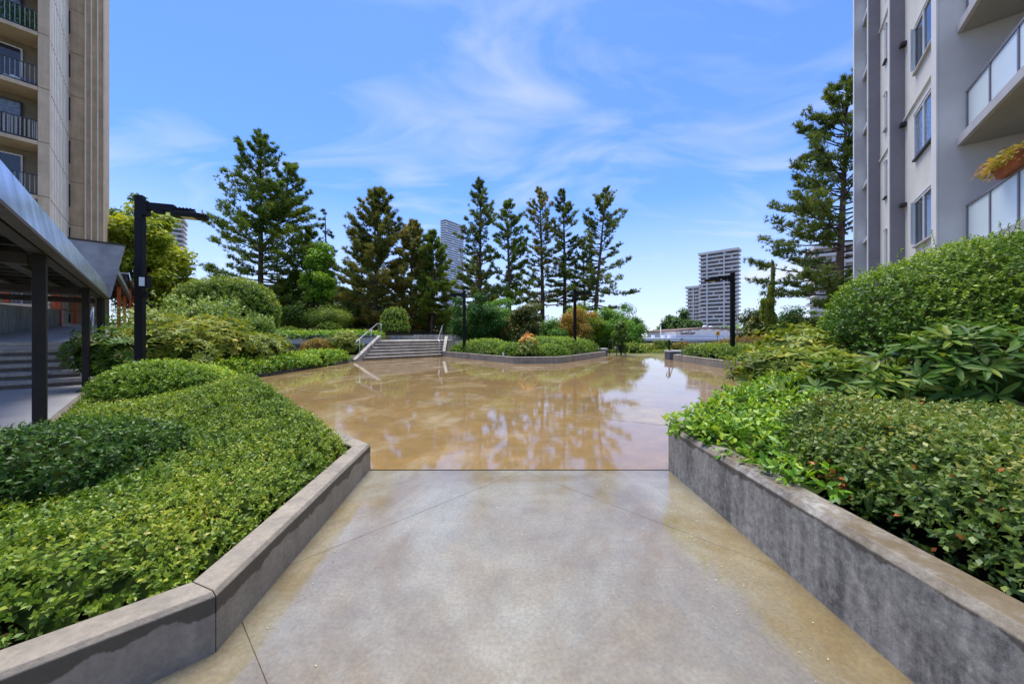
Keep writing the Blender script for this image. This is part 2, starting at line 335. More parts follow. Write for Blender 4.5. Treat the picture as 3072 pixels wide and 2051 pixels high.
def join(parts):
    V, F = [], []
    for v, f in parts:
        o = len(V); V += list(v); F += [tuple(i + o for i in q) for q in f]
    return V, F
def tubeobj(name, pts, rad, m, parent=None, sides=8): return mesh(name, *tube(pts, rad, sides), m, parent, True)
def unit(v): return v / np.maximum(np.linalg.norm(v, axis=-1, keepdims=True), 1e-9)
def lump(P, f, seed, n=7):
    r = np.random.default_rng(seed); o = 0
    for i in range(n):
        k = unit(r.normal(size=3)) * f * r.uniform(.6, 1.7); o = o + np.sin(P @ k + r.uniform(0, 6.28))
    return o / math.sqrt(n) / 1.0
def sst(a, b, x): t = np.clip((x - a) / (b - a), 0, 1); return t * t * (3 - 2 * t)

# leaf templates: x along the leaf, y across, z out of the blade
T_DIA = (np.array([(0, 0, 0), (.45, -.5, .12), (1, 0, -.06), (.45, .5, .12)]), [(0, 1, 2, 3)])
T_LEAF = (np.array([(0, 0, 0), (.38, .5, .10), (.78, .34, .02), (1, 0, -.16), (.78, -.34, .02), (.38, -.5, .10), (.38, 0, 0), (.78, 0, -.07)]),
          [(0, 6, 1), (6, 7, 2, 1), (7, 3, 2), (0, 5, 6), (5, 4, 7, 6), (4, 3, 7)])
def t_tuft(n, spread, w, seed):
    r = np.random.default_rng(seed); V = []; F = []
    for i in range(n):
        a = 6.283 * (i + r.uniform(-.3, .3)) / n; s = spread * r.uniform(.5, 1.1)
        d = np.array([1.0, s * math.cos(a), s * math.sin(a)]); d = d / np.linalg.norm(d) * r.uniform(.8, 1.1)
        side = np.cross(d, r.normal(size=3)); side = side / np.linalg.norm(side) * w
        b = np.array([r.uniform(-.25, .1), 0, 0]); o = len(V); V += [b - side, b + side, b + d]; F += [(o, o + 1, o + 2)]
    return np.array(V), F
T_TUFT = t_tuft(8, 1.0, .085, 3)
T_SPRAY = t_tuft(7, .7, .12, 5)
def scatter(name, T, P, A, N, L, Wd, tint, m, parent=None, kind=None, loc=None):
    """one mesh of many leaves: base points P, axes A, blade normals N, lengths L, widths Wd, tints"""
    tv, tf = T; n = len(P); k = len(tv)
    A = unit(A); S = unit(np.cross(N, A)); N = np.cross(A, S)
    L = np.broadcast_to(np.asarray(L, float), (n,)); Wd = np.broadcast_to(np.asarray(Wd, float), (n,))
    V = (P[:, None, :] + A[:, None, :] * (tv[None, :, 0, None] * L[:, None, None]) + S[:, None, :] * (tv[None, :, 1, None] * Wd[:, None, None])
         + N[:, None, :] * (tv[None, :, 2, None] * Wd[:, None, None])).reshape(-1, 3)
    c = np.array(loc if loc is not None else P.mean(0)); V = (V - c).astype(np.float32)
    flat = np.concatenate([np.array(f) for f in tf]); cnt = np.array([len(f) for f in tf])
    loops = (flat[None, :] + (np.arange(n) * k)[:, None]).ravel().astype(np.int32)
    tot = np.tile(cnt, n); st = np.concatenate([[0], np.cumsum(tot)[:-1]])
    me = bpy.data.meshes.new(name); me.vertices.add(n * k); me.vertices.foreach_set("co", V.ravel())
    me.loops.add(len(loops)); me.loops.foreach_set("vertex_index", loops)
    me.polygons.add(len(tot)); me.polygons.foreach_set("loop_start", st.astype(np.int32)); me.polygons.foreach_set("loop_total", tot.astype(np.int32))
    at = me.attributes.new("tint", 'FLOAT', 'POINT'); at.data.foreach_set("value", np.repeat(np.asarray(tint, np.float32), k))
    me.update(calc_edges=True)
    o = link(name, me, m, parent, c)
    if kind: o["kind"] = kind
    return o
def orient(N, out=.45, rnd=.8, wob=.7, down=0.0, rng=R):
    n = len(N); A = unit(rng.normal(size=(n, 3))); A = A - N * np.sum(A * N, 1)[:, None]
    A = unit(unit(A) * rnd + N * out + np.array([0, 0, -down])); B = unit(N + rng.normal(size=(n, 3)) * wob * .6)
    return A, B
def tints(n, mean=.45, sd=.2, extra=None, rng=R):
    t = rng.normal(mean, sd, n)
    if extra is not None: t = t + extra
    return np.clip(t, 0, .96)
def expand(P, N, per, L, sl, rng, loose=.45):
    """turn surface points into leafy sprigs: per leaves round a short shoot"""
    n = len(P); S = unit(N + rng.normal(size=(n, 3)) * loose + [0, 0, .3]); l = sl * rng.uniform(.35, 1.5, n); t = rng.random((n, per))
    rd = rng.normal(size=(n, per, 3)); rd = rd - S[:, None] * np.sum(rd * S[:, None], 2)[:, :, None]; rd = unit(rd)
    Q = P[:, None] + S[:, None] * (l[:, None] * (t - .45))[:, :, None]
    A = unit(rd * .9 + S[:, None] * (.15 + .7 * t)[:, :, None]); B = unit(S[:, None] - rd * .25 + rng.normal(size=(n, per, 3)) * .25)
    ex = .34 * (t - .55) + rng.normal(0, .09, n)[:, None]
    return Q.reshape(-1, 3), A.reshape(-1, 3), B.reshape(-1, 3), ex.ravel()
def sphere_dirs(n, zmin=-.3, rng=R):
    z = rng.uniform(zmin, 1, n); a = rng.uniform(0, 6.283, n); s = np.sqrt(1 - z * z)
    return np.stack([s * np.cos(a), s * np.sin(a), z], 1)
def superdir(d, e):
    q = np.sign(d) * np.abs(d) ** e; return q / np.maximum(np.max(np.abs(q), 1, keepdims=True), 1e-6) * 1.0 if False else q
def dome_r(d, lumpy, f, seed): return 1 + lumpy * lump(d, f, seed)
def core(name, c, r, lumpy, f, seed, k, m, parent, e=1.0, zmin=-.55):
    nu, nv = 28, 14; D = []
    for j in range(nv + 1):
        z = zmin + (1 - zmin) * j / nv; z = min(z, 1)
        for i in range(nu):
            a = 2 * math.pi * i / nu; s = math.sqrt(max(0, 1 - z * z)); D.append((s * math.cos(a), s * math.sin(a), z))
    D = np.array(D); Q = np.array(c) + superdir(D, e) * np.array(r) * dome_r(D, lumpy, f, seed)[:, None] * k
    F = [(j * nu + i, j * nu + (i + 1) % nu, (j + 1) * nu + (i + 1) % nu, (j + 1) * nu + i) for j in range(nv) for i in range(nu)]
    F.append(tuple(range(nu - 1, -1, -1)))
    return mesh(name, Q, F, m, parent, True)
def bush(name, label, cat, c, r, n, L, lm, group=None, seed=1, lumpy=.05, f=4, depth=.10, asp=.5, T=T_DIA, e=1.0, zmin=-.45, mean=.42, top=.25,
         core_k=.9, out=.45, twig=None, z0=None, red=0):
    """clipped or natural rounded shrub: leafy shell round a dark mass of twigs, on short stems"""
    rng = np.random.default_rng(seed); c = np.array(c, float); r = np.array(r, float)
    root = thing(name, label, cat, (c[0], c[1], z0 if z0 is not None else c[2] + r[2] * max(zmin, -.6)), group)
    per = 9; nS = max(60, n // per); D = sphere_dirs(nS, zmin, rng); fine = lump(D, 15, seed + 2) * depth * .22
    rad = (dome_r(D, lumpy, f, seed) + fine) * (1 - rng.random(nS) ** 2.2 * depth)
    P = c + superdir(D, e) * r * rad[:, None]; N = unit(D / r)
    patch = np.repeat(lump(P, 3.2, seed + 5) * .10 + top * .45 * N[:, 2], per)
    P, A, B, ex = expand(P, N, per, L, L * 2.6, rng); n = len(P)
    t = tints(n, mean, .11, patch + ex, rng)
    if red:
        k = lump(P, 2.3 / max(r.min(), .3), seed + 9) > 2.1 - red; t[k & (rng.random(n) < .5)] = 1.0
    ls = rng.uniform(.6, 1.2, n) * L
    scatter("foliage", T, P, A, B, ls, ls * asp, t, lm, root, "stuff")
    core("inner_twigs", c, r, lumpy, f, seed, core_k, twig or M_twig, root, e, zmin)
    return root
def pip(P, poly):
    x, y = P[:, 0], P[:, 1]; ins = np.zeros(len(P), bool); n = len(poly)
    for i in range(n):
        (x1, y1), (x2, y2) = poly[i], poly[(i + 1) % n]
        if y1 == y2: continue
        ins ^= ((y1 > y) != (y2 > y)) & (x < (x2 - x1) * (y - y1) / (y2 - y1) + x1)
    return ins
def edist(P, poly):
    d = np.full(len(P), 1e9); n = len(poly)
    for i in range(n):
        a = np.array(poly[i]); b = np.array(poly[(i + 1) % n]); ab = b - a
        t = np.clip(((P - a) @ ab) / (ab @ ab), 0, 1); d = np.minimum(d, np.linalg.norm(P - a - t[:, None] * ab, axis=1))
    return d
def hedge(name, label, cat, poly, zs, hf, n, L, lm, group=None, seed=2, edge=.35, asp=.5, T=T_DIA, mean=.42, lumpy=.03, depth=.05, top=.2, out=.35, red=0, step=.09, patchy=.16, near=None, dead=.0):
    """clipped hedge or ground cover over a plan polygon; hf(xy) gives the top height, rounded at the edges"""
    rng = np.random.default_rng(seed); poly = [tuple(p) for p in poly]; A_ = np.array(poly); lo, hi = A_.min(0), A_.max(0)
    def H(q):
        d = np.where(pip(q, poly), edist(q, poly), 0); t = np.clip(d / edge, 0, 1)
        q3 = np.c_[q, np.zeros(len(q))]
        return zs + (hf(q) - zs) * np.sqrt(np.maximum(0, 1 - (1 - t) ** 2)) + lumpy * (lump(q3, 2.6, seed) * .55 + lump(q3, 7.5, seed + 1) * .35 + lump(q3, 19, seed + 2) * .2) * np.clip(t * 2, 0, 1)
    cx = A_.mean(0); root = thing(name, label, cat, (cx[0], cx[1], zs), group)
    q = rng.uniform(lo, hi, (int(n * 1.2), 2)); q = q[pip(q, poly)]
    ep = .02; gx = (H(q + [ep, 0]) - H(q - [ep, 0])) / (2 * ep); gy = (H(q + [0, ep]) - H(q - [0, ep])) / (2 * ep)
    w = np.sqrt(1 + np.clip(gx * gx + gy * gy, 0, 20))
    if near is not None: w = w * near(q)
    per = 9; nS = n // per
    idx = rng.choice(len(q), nS, p=w / w.sum()); q = q[idx] + rng.normal(size=(nS, 2)) * .006; gx, gy = gx[idx], gy[idx]
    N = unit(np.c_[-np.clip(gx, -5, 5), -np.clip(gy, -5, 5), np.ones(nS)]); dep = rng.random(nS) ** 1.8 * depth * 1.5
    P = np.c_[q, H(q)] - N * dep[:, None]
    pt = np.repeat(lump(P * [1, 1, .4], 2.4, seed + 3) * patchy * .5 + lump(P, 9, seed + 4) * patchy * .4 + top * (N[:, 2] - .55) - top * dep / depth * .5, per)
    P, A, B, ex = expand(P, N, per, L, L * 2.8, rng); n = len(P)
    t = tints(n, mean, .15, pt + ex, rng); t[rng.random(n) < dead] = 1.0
    if red:
        k = lump(P, 5.0, seed + 9) > 2.2 - red; t[k & (rng.random(n) < .45)] = 1.0
    ls = rng.uniform(.6, 1.25, n) * L
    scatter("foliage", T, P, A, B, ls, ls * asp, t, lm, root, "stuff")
    nx = int((hi[0] - lo[0]) / step) + 2; ny = int((hi[1] - lo[1]) / step) + 2
    X, Y = np.meshgrid(lo[0] + np.arange(nx) * step, lo[1] + np.arange(ny) * step, indexing='ij'); qq = np.c_[X.ravel(), Y.ravel()]
    ins = pip(qq, poly).reshape(nx, ny); Z = (H(qq) - depth * 1.1).reshape(nx, ny); V = np.c_[qq, np.maximum(Z.ravel(), zs - .1)]
    F = [(i * ny + j, (i + 1) * ny + j, (i + 1) * ny + j + 1, i * ny + j + 1) for i in range(nx - 1) for j in range(ny - 1)
         if ins[i, j] and ins[i + 1, j] and ins[i + 1, j + 1] and ins[i, j + 1]]
    used = sorted({v for f in F for v in f}); mp_ = {v: i for i, v in enumerate(used)}
    mesh("inner_twigs", V[used], [tuple(mp_[v] for v in f) for f in F], M_twig, root, True)
    return root

# ------------------------------------------------------------------ ground and paving
FA = Frame((-5.78, 4.2), (-.726, .688), (.688, .726))           # covered walk: k up the walk, m towards the plaza
FR = Frame((11.37, 9.25), (.611, .791), (.791, -.611))           # right-hand building: k along the face, m into the building
OCT = [(-7.95, 8.9), (-1.40, 3.20), (1.55, 3.20), (8.40, 9.35), (8.40, 18.75), (5.85, 21.75), (-4.1, 21.75), (-7.95, 17.35)]
def stairline(X): return 17.4 + (X + 7.84) * 1.036
def ground_h(P):
    X, Y = P[:, 0], P[:, 1]; k = (P - FA.O) @ FA.a; m = (P - FA.O) @ FA.b
    z = np.full(len(P), -.12)
    z += sst(-5, 3, X) * (-.25 * sst(22.5, 27, Y) - 1.9 * sst(33, 70, Y))
    up = np.where(X < -7.84, sst(.3, 1.0, Y - 19.7), np.where(X < -4.6, sst(.3, .9, Y - stairline(X) - 2.3), 0))
    up = up * (1 - sst(-5.4, -4.8, X))
    z += up * (1.08 + 1.5 * sst(27, 45, Y))
    dL = np.minimum(-8.15 - X, 99)                                # left bed along the plaza
    diag = (X + 1.33) * -.64 + (Y - 3.21) * -.765                 # inside the diagonal planter wall
    bed = sst(.1, .5, m) * np.where(Y > 8.6, sst(.0, .5, dL), sst(.25, .75, np.minimum(diag, -1.35 - X)))
    zb = .32 + .95 * sst(6.2, 9.5, k) * (1 - sst(2.0, 4.6, m))
    z = np.where((Y < 19.9) & (m > 0) & (X < -1.2), -.12 + bed * zb, z)
    z = np.where((m <= 0) & (k > 7), np.maximum(z, -.12 + 1.1 * sst(7.6, 8.4, k)), z)
    dR = np.minimum(X - 1.62, ((X - 1.46) * .669 - (Y - 3.19) * .744))
    z = np.maximum(z, -.12 + sst(.2, .7, dR) * (.45 + .75 * sst(2.4, 7, X)))
    z = np.where((X > 8.4) & (Y > 9) & (Y < 18.2), np.maximum(z, -.12 + .42 * sst(.2, .7, X - 8.4)), z)
    return z
def axis(c0, c1, st, far):
    a = list(np.arange(c0, c1 + .01, st)); s = st; x = c1
    while x < far: s *= 1.5; x += s; a.append(x)
    s = st; x = c0
    while x > -far: s *= 1.5; x -= s; a.insert(0, x)
    return np.array(a)
gx, gy = axis(-32, 34, .5, 2500), axis(-4, 60, .5, 2500)
XX, YY = np.meshgrid(gx, gy, indexing='ij'); P2 = np.c_[XX.ravel(), YY.ravel()]; ny = len(gy)
gz = ground_h(P2)
gV = np.c_[P2, gz]; gF = [(i * ny + j, (i + 1) * ny + j, (i + 1) * ny + j + 1, i * ny + j + 1) for i in range(len(gx) - 1) for j in range(ny - 1)]
def groundmat():
    m, nt, b = nodes("planted_ground"); p = wpos(nt)
    f = ramp(nt, [(.40, (.05, .036, .024)), (.50, (.10, .11, .03)), (.60, (.20, .16, .05)), (.75, (.33, .22, .08))], noise(nt, p, .22, 6, .65)).outputs[0]
    c = mixc(nt, .5, f, ramp(nt, [(.3, (.5, .5, .5)), (.7, (1.3, 1.3, 1.3))], noise(nt, p, 11, 5, .7)).outputs[0], 'MULTIPLY')
    nt.links.new(c, b.inputs["Base Color"]); b.inputs["Roughness"].default_value = .95; bump(nt, b, noise(nt, p, 8, 6, .7), .8, .05); return m
tag(mesh("ground", gV, gF, groundmat(), None, True, False), kind="structure")

def clip(poly, n, d):
    """keep the part of a polygon where n.p <= d"""
    out = []
    for i in range(len(poly)):
        a, b = np.array(poly[i]), np.array(poly[(i + 1) % len(poly)]); da, db = a @ n - d, b @ n - d
        if da <= 0: out.append(tuple(a))
        if (da < 0 < db) or (db < 0 < da): out.append(tuple(a + (b - a) * da / (da - db)))
    return out
def area(p): return .5 * sum(p[i][0] * p[(i + 1) % len(p)][1] - p[(i + 1) % len(p)][0] * p[i][1] for i in range(len(p)))
plaza = prism("plaza", OCT, -.10, -.006, M_riser); tag(plaza, kind="structure")
e1 = unit(np.array([.43, .90])); e2 = np.array([e1[1], -e1[0]]); sp = 4.1; gap = .0022; zz = np.random.default_rng(3)
for i in range(-6, 8):
    for j in range(-6, 8):
        p = OCT
        for nvec, lo_, hi_ in ((e1, i * sp + 1.15, (i + 1) * sp + 1.15), (e2, j * sp + 1.1, (j + 1) * sp + 1.1)):
            if p: p = clip(p, nvec, hi_ - gap)
            if p: p = clip(p, -nvec, -(lo_ + gap))
        if len(p) >= 3 and area(p) > .15:
            dz = zz.uniform(-.001, .001); tl = zz.normal(0, .0011, 2); cc_ = np.mean(p, 0); prism("slab", p, -.0055, [float(np.clip(dz + (np.array(v) - cc_) @ tl, -.0045, .004)) for v in p], M_plaza, plaza)
path = prism("path", [(-3.6, -3), (1.6, -3), (1.6, 3.185), (-3.6, 3.185)], -.10, -.006, M_path); tag(path, kind="structure")
for p in ([(.1, 3.176), (-1.45, 1.626), (-1.45, 3.176)], [(.1, 3.176), (1.55, 3.176), (1.55, 1.726)]):
    prism("slab", p if area(p) > 0 else p[::-1], -.0055, .0012, M_path, path)
q = [(.1, 3.1749), (1.55, 1.7249), (1.55, -2.9), (-.62, -2.9), (-.62, 1.0), (-1.2425, 1.55), (-1.45, 1.6249)]
prism("slab", q if area(q) > 0 else q[::-1], -.0055, 0.0, M_path, path)
q = [(-.6245, -2.9), (-.6245, .997), (-1.247, 1.547), (-3.5, 1.547), (-3.5, -2.9)]
prism("slab", q if area(q) > 0 else q[::-1], -.0055, .001, M_path, path)

# covered walk beside the left bed, lower level, then steps and a ramp
walk = FA.box("covered_walk", (-3.6, 5.86), (-4.4, -.02), (-.1, .10), M_walk); tag(walk, kind="structure")
RAMPZ = lambda k: 1.10 + max(0, k - 8.0) * .05
q = FA.quad(7.75, 30, -4.4, -.02); zt = []
for (x, y) in q:
    kk = (np.array((x, y)) - FA.O) @ FA.a; zt.append(RAMPZ(kk))
tag(prism("upper_ramp", q, -.1, zt, M_walk), kind="structure")
kb = thing("kerb", "dark concrete kerb between covered walk and left hedge bed", "kerb", FA.p3(-2, .05, .1))
for i in range(4): FA.box("kerb_stone", (-3.6 + i * 2.36, -3.6 + i * 2.36 + 2.35), (-.01, .16), (-.1, .155), M_concL, kb)

# ------------------------------------------------------------------ planter walls
def wall_run(root, pts, th, z0, z1, m, c=.018, name="wall_segment", gap=.0012, split=None):
    """mitred run of wall; pts give the exposed face, th goes to the left of the run"""
    pts = [np.array(p, float) for p in pts]; off = []
    for i, p in enumerate(pts):
        ds = [];
        if i > 0: ds.append(unit(p - pts[i - 1]))
        if i < len(pts) - 1: ds.append(unit(pts[i + 1] - p))
        ns = [np.array([-d[1], d[0]]) for d in ds]; nn = unit(sum(ns)); off.append(nn / max(.3, nn @ ns[0]))
    for i in range(len(pts) - 1):
        d = unit(pts[i + 1] - pts[i]); V = []
        for p, o, s in ((pts[i], off[i], 1), (pts[i + 1], off[i + 1], -1)):
            p = p + d * gap * s
            for t, z in ((0, z0), (0, z1 - c), (c, z1), (th - .01, z1), (th, z1 - .01), (th, z0)):
                V.append((*(p + o * t), z))
        F = [(j, (j + 1) % 6, 6 + (j + 1) % 6, 6 + j) for j in range(6)] + [(5, 4, 3, 2, 1, 0), (6, 7, 8, 9, 10, 11)]
        bevel(mesh(name, V, F, m, root), .004, 2)
pl = thing("planter_wall", "low grey-brown concrete planter wall bending along the left of the path", "planter wall", (-1.3, 2.3, 0))
wall_run(pl, [(-5.0, -2.16), (-2.75, -.1), (-1.17, 1.35), (-1.33, 3.21), (-4.6, 6.03), (-7.84, 8.85), (-7.84, 13.0), (-7.84, 17.2)], .15, -.05, .24, M_concL)
pr = thing("planter_wall", "tall mould-streaked concrete planter wall along the right of the path", "planter wall", (1.5, 2, 0))
wall_run(pr, [(8.26, 9.3), (4.86, 6.25), (1.46, 3.19), (1.447, .55), (1.44, -2.9)], .165, -.05, .415, M_concR, .03)
prr = thing("planter_wall", "stained concrete planter wall below the far right hedge", "planter wall", (8.3, 14, 0))
wall_run(prr, [(8.9, 18.05), (8.26, 17.5), (8.26, 14.8), (8.26, 12.1), (8.26, 9.31)], .16, -.05, .31, M_conc)
pm = thing("planter_wall", "pointed concrete planter wall round the middle island bed", "planter wall", (1.2, 16, 0))
wall_run(pm, [(-4.2, 21.2), (-2.05, 18.35), (.1, 15.5), (2.25, 15.8), (4.1, 18.6), (5.93, 21.5)][::1], .16, -.05, .30, M_conc)
soil = prism("island_soil", [(-4.0, 21.7), (.12, 15.75), (2.2, 16.0), (5.75, 21.7)], -.05, .22, M_soil); tag(soil, kind="structure")

# ------------------------------------------------------------------ middle-left stair
def stair(root, Lp, Ld, Rp, Rd, n, rise, tread, zb, mt, mr, th=.075, over=.035):
    Lp, Ld, Rp, Rd = (np.array(v, float) for v in (Lp, Ld, Rp, Rd))
    for i in range(n):
        a, b = i * tread, (i + 1) * tread + .05; e = b if i < n - 1 else b + .5
        q = [tuple(Lp + Ld * (a - over)), tuple(Rp + Rd * (a - over)), tuple(Rp + Rd * e), tuple(Lp + Ld * e)]
        if area(q) < 0: q = q[::-1]
        bevel(prism("tread", q, zb + (i + 1) * rise - th, zb + (i + 1) * rise, mt, root), .008, 2)
        q = [tuple(Lp + Ld * (a + .012)), tuple(Rp + Rd * (a + .012)), tuple(Rp + Rd * (e - .01)), tuple(Lp + Ld * (e - .01))]
        if area(q) < 0: q = q[::-1]
        prism("riser", q, zb - .1, zb + (i + 1) * rise - th - .003, mr, root)
st = thing("stairs", "wide brown-stained concrete stairs rising from the plaza beside the island bed", "stairs", (-6, 19.2, 0))
stair(st, (-7.62, 17.55), (0, 1), (-4.35, 21.0), (-.12, 1), 6, .163, .36, 0, M_step, M_riser)
ck = thing("stair_cheek", "sloping grey concrete cheek wall on the left of the wide stairs", "wall", (-7.75, 18.4, 0))
prism("cheek_wall", [(-7.86, 16.75), (-7.66, 16.75), (-7.66, 20.0), (-7.86, 20.0)], -.05, [.10, .10, 1.30, 1.30], M_stain, ck)
ck2 = thing("stair_cheek", "sloping concrete cheek on the right of the wide stairs", "wall", (-4.2, 22, 0))
prism("cheek_wall", [(-4.33, 21.25), (-4.15, 21.25), (-4.4, 23.4), (-4.6, 23.4)], -.05, [.32, .32, 1.25, 1.25], M_stain, ck2)
ter = prism("terrace_landing", [(-7.66, 19.72), (-4.45, 23.3), (-4.45, 30), (-12, 30), (-12, 23.5), (-7.66, 23.5)], -.1, .975, M_step); tag(ter, kind="structure")
def handrail(name, label, pts, posts, r=.018, m=None, extra=()):
    m = m or M_silver; h = thing(name, label, "handrail", (posts[0][0], posts[0][1], posts[0][2]))
    tubeobj("top_rail", pts, r, m, h, 8)
    for x, y, z0, z1 in posts: tubeobj("post", [(x, y, z0), (x, y, z1)], r * .85, m, h, 8)
    for e in extra: tubeobj("loop", e, r * .9, m, h, 8)
    return h
handrail("handrail", "silver pipe handrail on the left of the wide stairs", [(-7.95, 17.1, .80), (-7.78, 17.05, .98), (-7.78, 17.25, 1.05), (-7.76, 19.7, 1.98), (-7.75, 20.2, 1.98), (-7.75, 20.25, 1.7)],
         [(-7.72, 17.3, 0, 1.06), (-7.72, 18.7, .65, 1.6), (-7.72, 20.1, .97, 1.98)])
handrail("handrail", "silver pipe handrail on the right of the wide stairs", [(-4.42, 20.9, .75), (-4.45, 20.95, .95), (-4.6, 21.2, 1.02), (-4.72, 23.1, 1.95)],
         [(-4.45, 21.0, 0, 1.0), (-4.62, 21.6, .3, 1.2), (-4.72, 23.0, .97, 1.92)])
lw = thing("terrace_wall", "low grey concrete wall behind the landing of the wide stairs", "wall", (-6.5, 26, .97))
for i in range(3): prism("wall_segment", [(-9.5 + i * 2.0, 26.2), (-9.5 + i * 2.0 + 1.99, 26.2), (-9.5 + i * 2 + 1.99, 26.45), (-9.5 + i * 2, 26.45)], .9, 1.36 - .06 * (i == 0), M_stain, lw)
tag(prism("lawn", [(-30, 26.6), (-4.7, 26.6), (-4.7, 33), (-30, 33)], 1.0, 1.30, M_lawn), kind="structure")
# low banded wall behind the left bed
bw = thing("banded_wall", "low wall with pale band and dark coping behind the left shrubs", "wall", (-12, 19.6, .2))
for i, (x0, x1) in enumerate(((-18, -13.01), (-13, -10.41), (-10.4, -7.88))):
    WF.box("base_panel", (x0, x1), (19.62, 19.9), (-.05, .60), M_stain, bw); WF.box("dark_band", (x0, x1), (19.50, 19.9), (.62, .80), M_bench, bw)
    WF.box("pale_panel", (x0, x1), (19.56, 19.9), (.803, 1.19), M_cap, bw); WF.box("coping", (x0, x1), (19.46, 19.95), (1.193, 1.30), M_bench, bw)

# stair opening at the back right: blocks and dark handrails going down
for (x0, x1, y0, y1, lb) in ((5.5, 6.05, 21.6, 22.2, "slate block with painted lit top at the left of the back opening"), (8.45, 10.4, 18.3, 18.9, "slate block with painted lit top at the right of the back opening")):
    b = thing("cheek_block", lb, "wall", ((x0 + x1) / 2, (y0 + y1) / 2, 0))
    WF.box("block", (x0, x1), (y0, y1), (-.3, .40), M_bench, b); WF.box("coping", (x0 - .02, x1 + .02), (y0 - .02, y1 + .02), (.403, .47), M_cap, b)  # pale top piece paints the light falling on the concrete walls
def arc(cx, cy, cz, r, ax, n=14): return [(cx + ax[0] * r * math.cos(6.283 * i / n), cy + ax[1] * r * math.cos(6.283 * i / n), cz + r * 1.5 * math.sin(6.283 * i / n)) for i in range(n + 1)]
handrail("handrail", "black loop-ended handrail at the right of the back opening", [(8.5, 18.55, .93), (8.62, 18.75, 1.02), (8.85, 19.1, .95), (9.7, 20.3, .25)],
         [(8.55, 18.6, 0, .98), (8.66, 18.75, .0, 1.0)], .028, M_black, [arc(8.50, 18.55, .86, .10, (.9, -.4))])
handrail("handrail", "black handrail at the left of the back opening", [(6.05, 21.5, .98), (6.25, 21.65, 1.03), (7.2, 22.6, .35), (7.75, 23.2, -.02)],
         [(6.15, 21.55, 0, 1.0), (6.75, 22.0, -.1, .7)], .028, M_black)
tag(prism("dry_grass_strip", [(4.5, 23.2), (16, 23.2), (18, 27.4), (4.5, 29.4)], -.4, [-.14, -.14, -.30, -.30], M_lawn), kind="structure")

# ------------------------------------------------------------------ covered walk canopy
def canopy(label, k0, k1, zb, zt, posts_r, posts_l, floor_r, floor_l, end_panel=None, wd=2.25, mr=None, lastz=None):
    c = thing("canopy", label, "canopy", FA.p3((k0 + k1) / 2, -wd / 2, floor_r))
    L = k1 - k0; npan = max(2, round(L / 3.3))
    for i in range(npan):
        a, b = k0 + L * i / npan + .004, k0 + L * (i + 1) / npan - .004
        V = [FA.p3(a, .13, zb), FA.p3(b, .13, zb), FA.p3(b, .07, zt), FA.p3(a, .07, zt), FA.p3(a, .10, zb), FA.p3(b, .10, zb), FA.p3(b, .04, zt), FA.p3(a, .04, zt)]
        mesh("fascia_panel", V, [(0, 1, 2, 3), (7, 6, 5, 4), (0, 4, 5, 1), (3, 2, 6, 7), (0, 3, 7, 4), (1, 5, 6, 2)], M_fasc, c)
    FA.box("bottom_trim", (k0, k1), (.05, .15), (zb - .035, zb - .002), M_trim, c)
    FA.box("roof", (k0, k1), (-wd - .15, .035), (zt - .10, zt - .02), M_fasc2, c)
    FA.box("rear_fascia", (k0, k1), (-wd - .2, -wd - .155), (zb, zt), M_fasc2, c)
    for i in range(int(L / .62) + 1): FA.box("rafter", (k0 + .1 + i * .62, k0 + .19 + i * .62), (-wd - .14, .0), (zb + .10, zt - .104), M_soffit, c)
    for mm in (-.6, -1.2, -1.8): FA.box("soffit_board", (k0 + .05, k1 - .05), (mm, mm + .14), (zb + .05, zb + .098), M_soffit, c)
    for mm in (-.09, -wd + .02): FA.box("edge_beam", (k0, k1), (mm, mm + .11), (zb - .03, zb + .16), M_soffit, c)
    for k, z, mt in posts_r:
        p = FA.box("post", (k - .052, k + .052), (-.07, .034), (z, zb - .037), mt, c); bevel(p, .005)
        FA.box("base_plate", (k - .13, k + .13), (-.14, .10), (z - .02, z + .018), mt, c)
    for k, z, mt in posts_l: bevel(FA.box("post", (k - .08, k + .08), (-wd - .05, -wd + .09), (z, zb - .03), mt, c), .005)
    if posts_l or posts_r:
        ks = [p[0] for p in posts_r]
        for k in ks: FA.box("cross_beam", (k - .07, k + .07), (-wd, -.1), (zb - .17, zb - .04), M_soffit, c)
    return c
canopy("lower covered walkway canopy with reflective metal fascia and brown steel posts", -2.9, 7.30, 2.28, 2.70,
       [(0, .1, M_post), (4.26, .1, M_post), (7.05, .7, M_post)], [(-2.6, .1, M_post), (0.2, .1, M_post)], .1, .1)
c2 = canopy("upper covered walkway canopy with orange posts behind the lamp", 7.36, 21.3, 3.34, 3.76,
            [(7.6, .9, M_post), (14.6, 1.3, M_orange), (19.0, 1.6, M_orange)], [(11.9, 2.3, M_orange), (19.6, 2.5, M_orange), (20.9, 1.7, M_orange)], 1.1, 1.1)
V = [FA.p3(7.31, .15, 2.30), FA.p3(7.31, .42, 3.76), FA.p3(7.31, -2.5, 3.76), FA.p3(7.31, -2.4, 2.30)]
V += [FA.p3(7.345, .15, 2.30), FA.p3(7.345, .42, 3.76), FA.p3(7.345, -2.5, 3.76), FA.p3(7.345, -2.4, 2.30)]
mesh("riser_panel", V, [(0, 1, 2, 3), (7, 6, 5, 4), (0, 4, 5, 1), (1, 5, 6, 2), (2, 6, 7, 3), (3, 7, 4, 0)], M_fasc2, c2)
FA.box("drip_edge", (7.27, 7.36), (-2.55, .42), (3.763, 3.80), M_edge, c2)
canopy("far end of the covered walkway canopy stepping up again", 21.4, 38, 4.35, 4.78, [(25.6, 1.9, M_orange), (31, 2.1, M_orange)], [(26, 2.0, M_orange)], 2.0, 2.0)
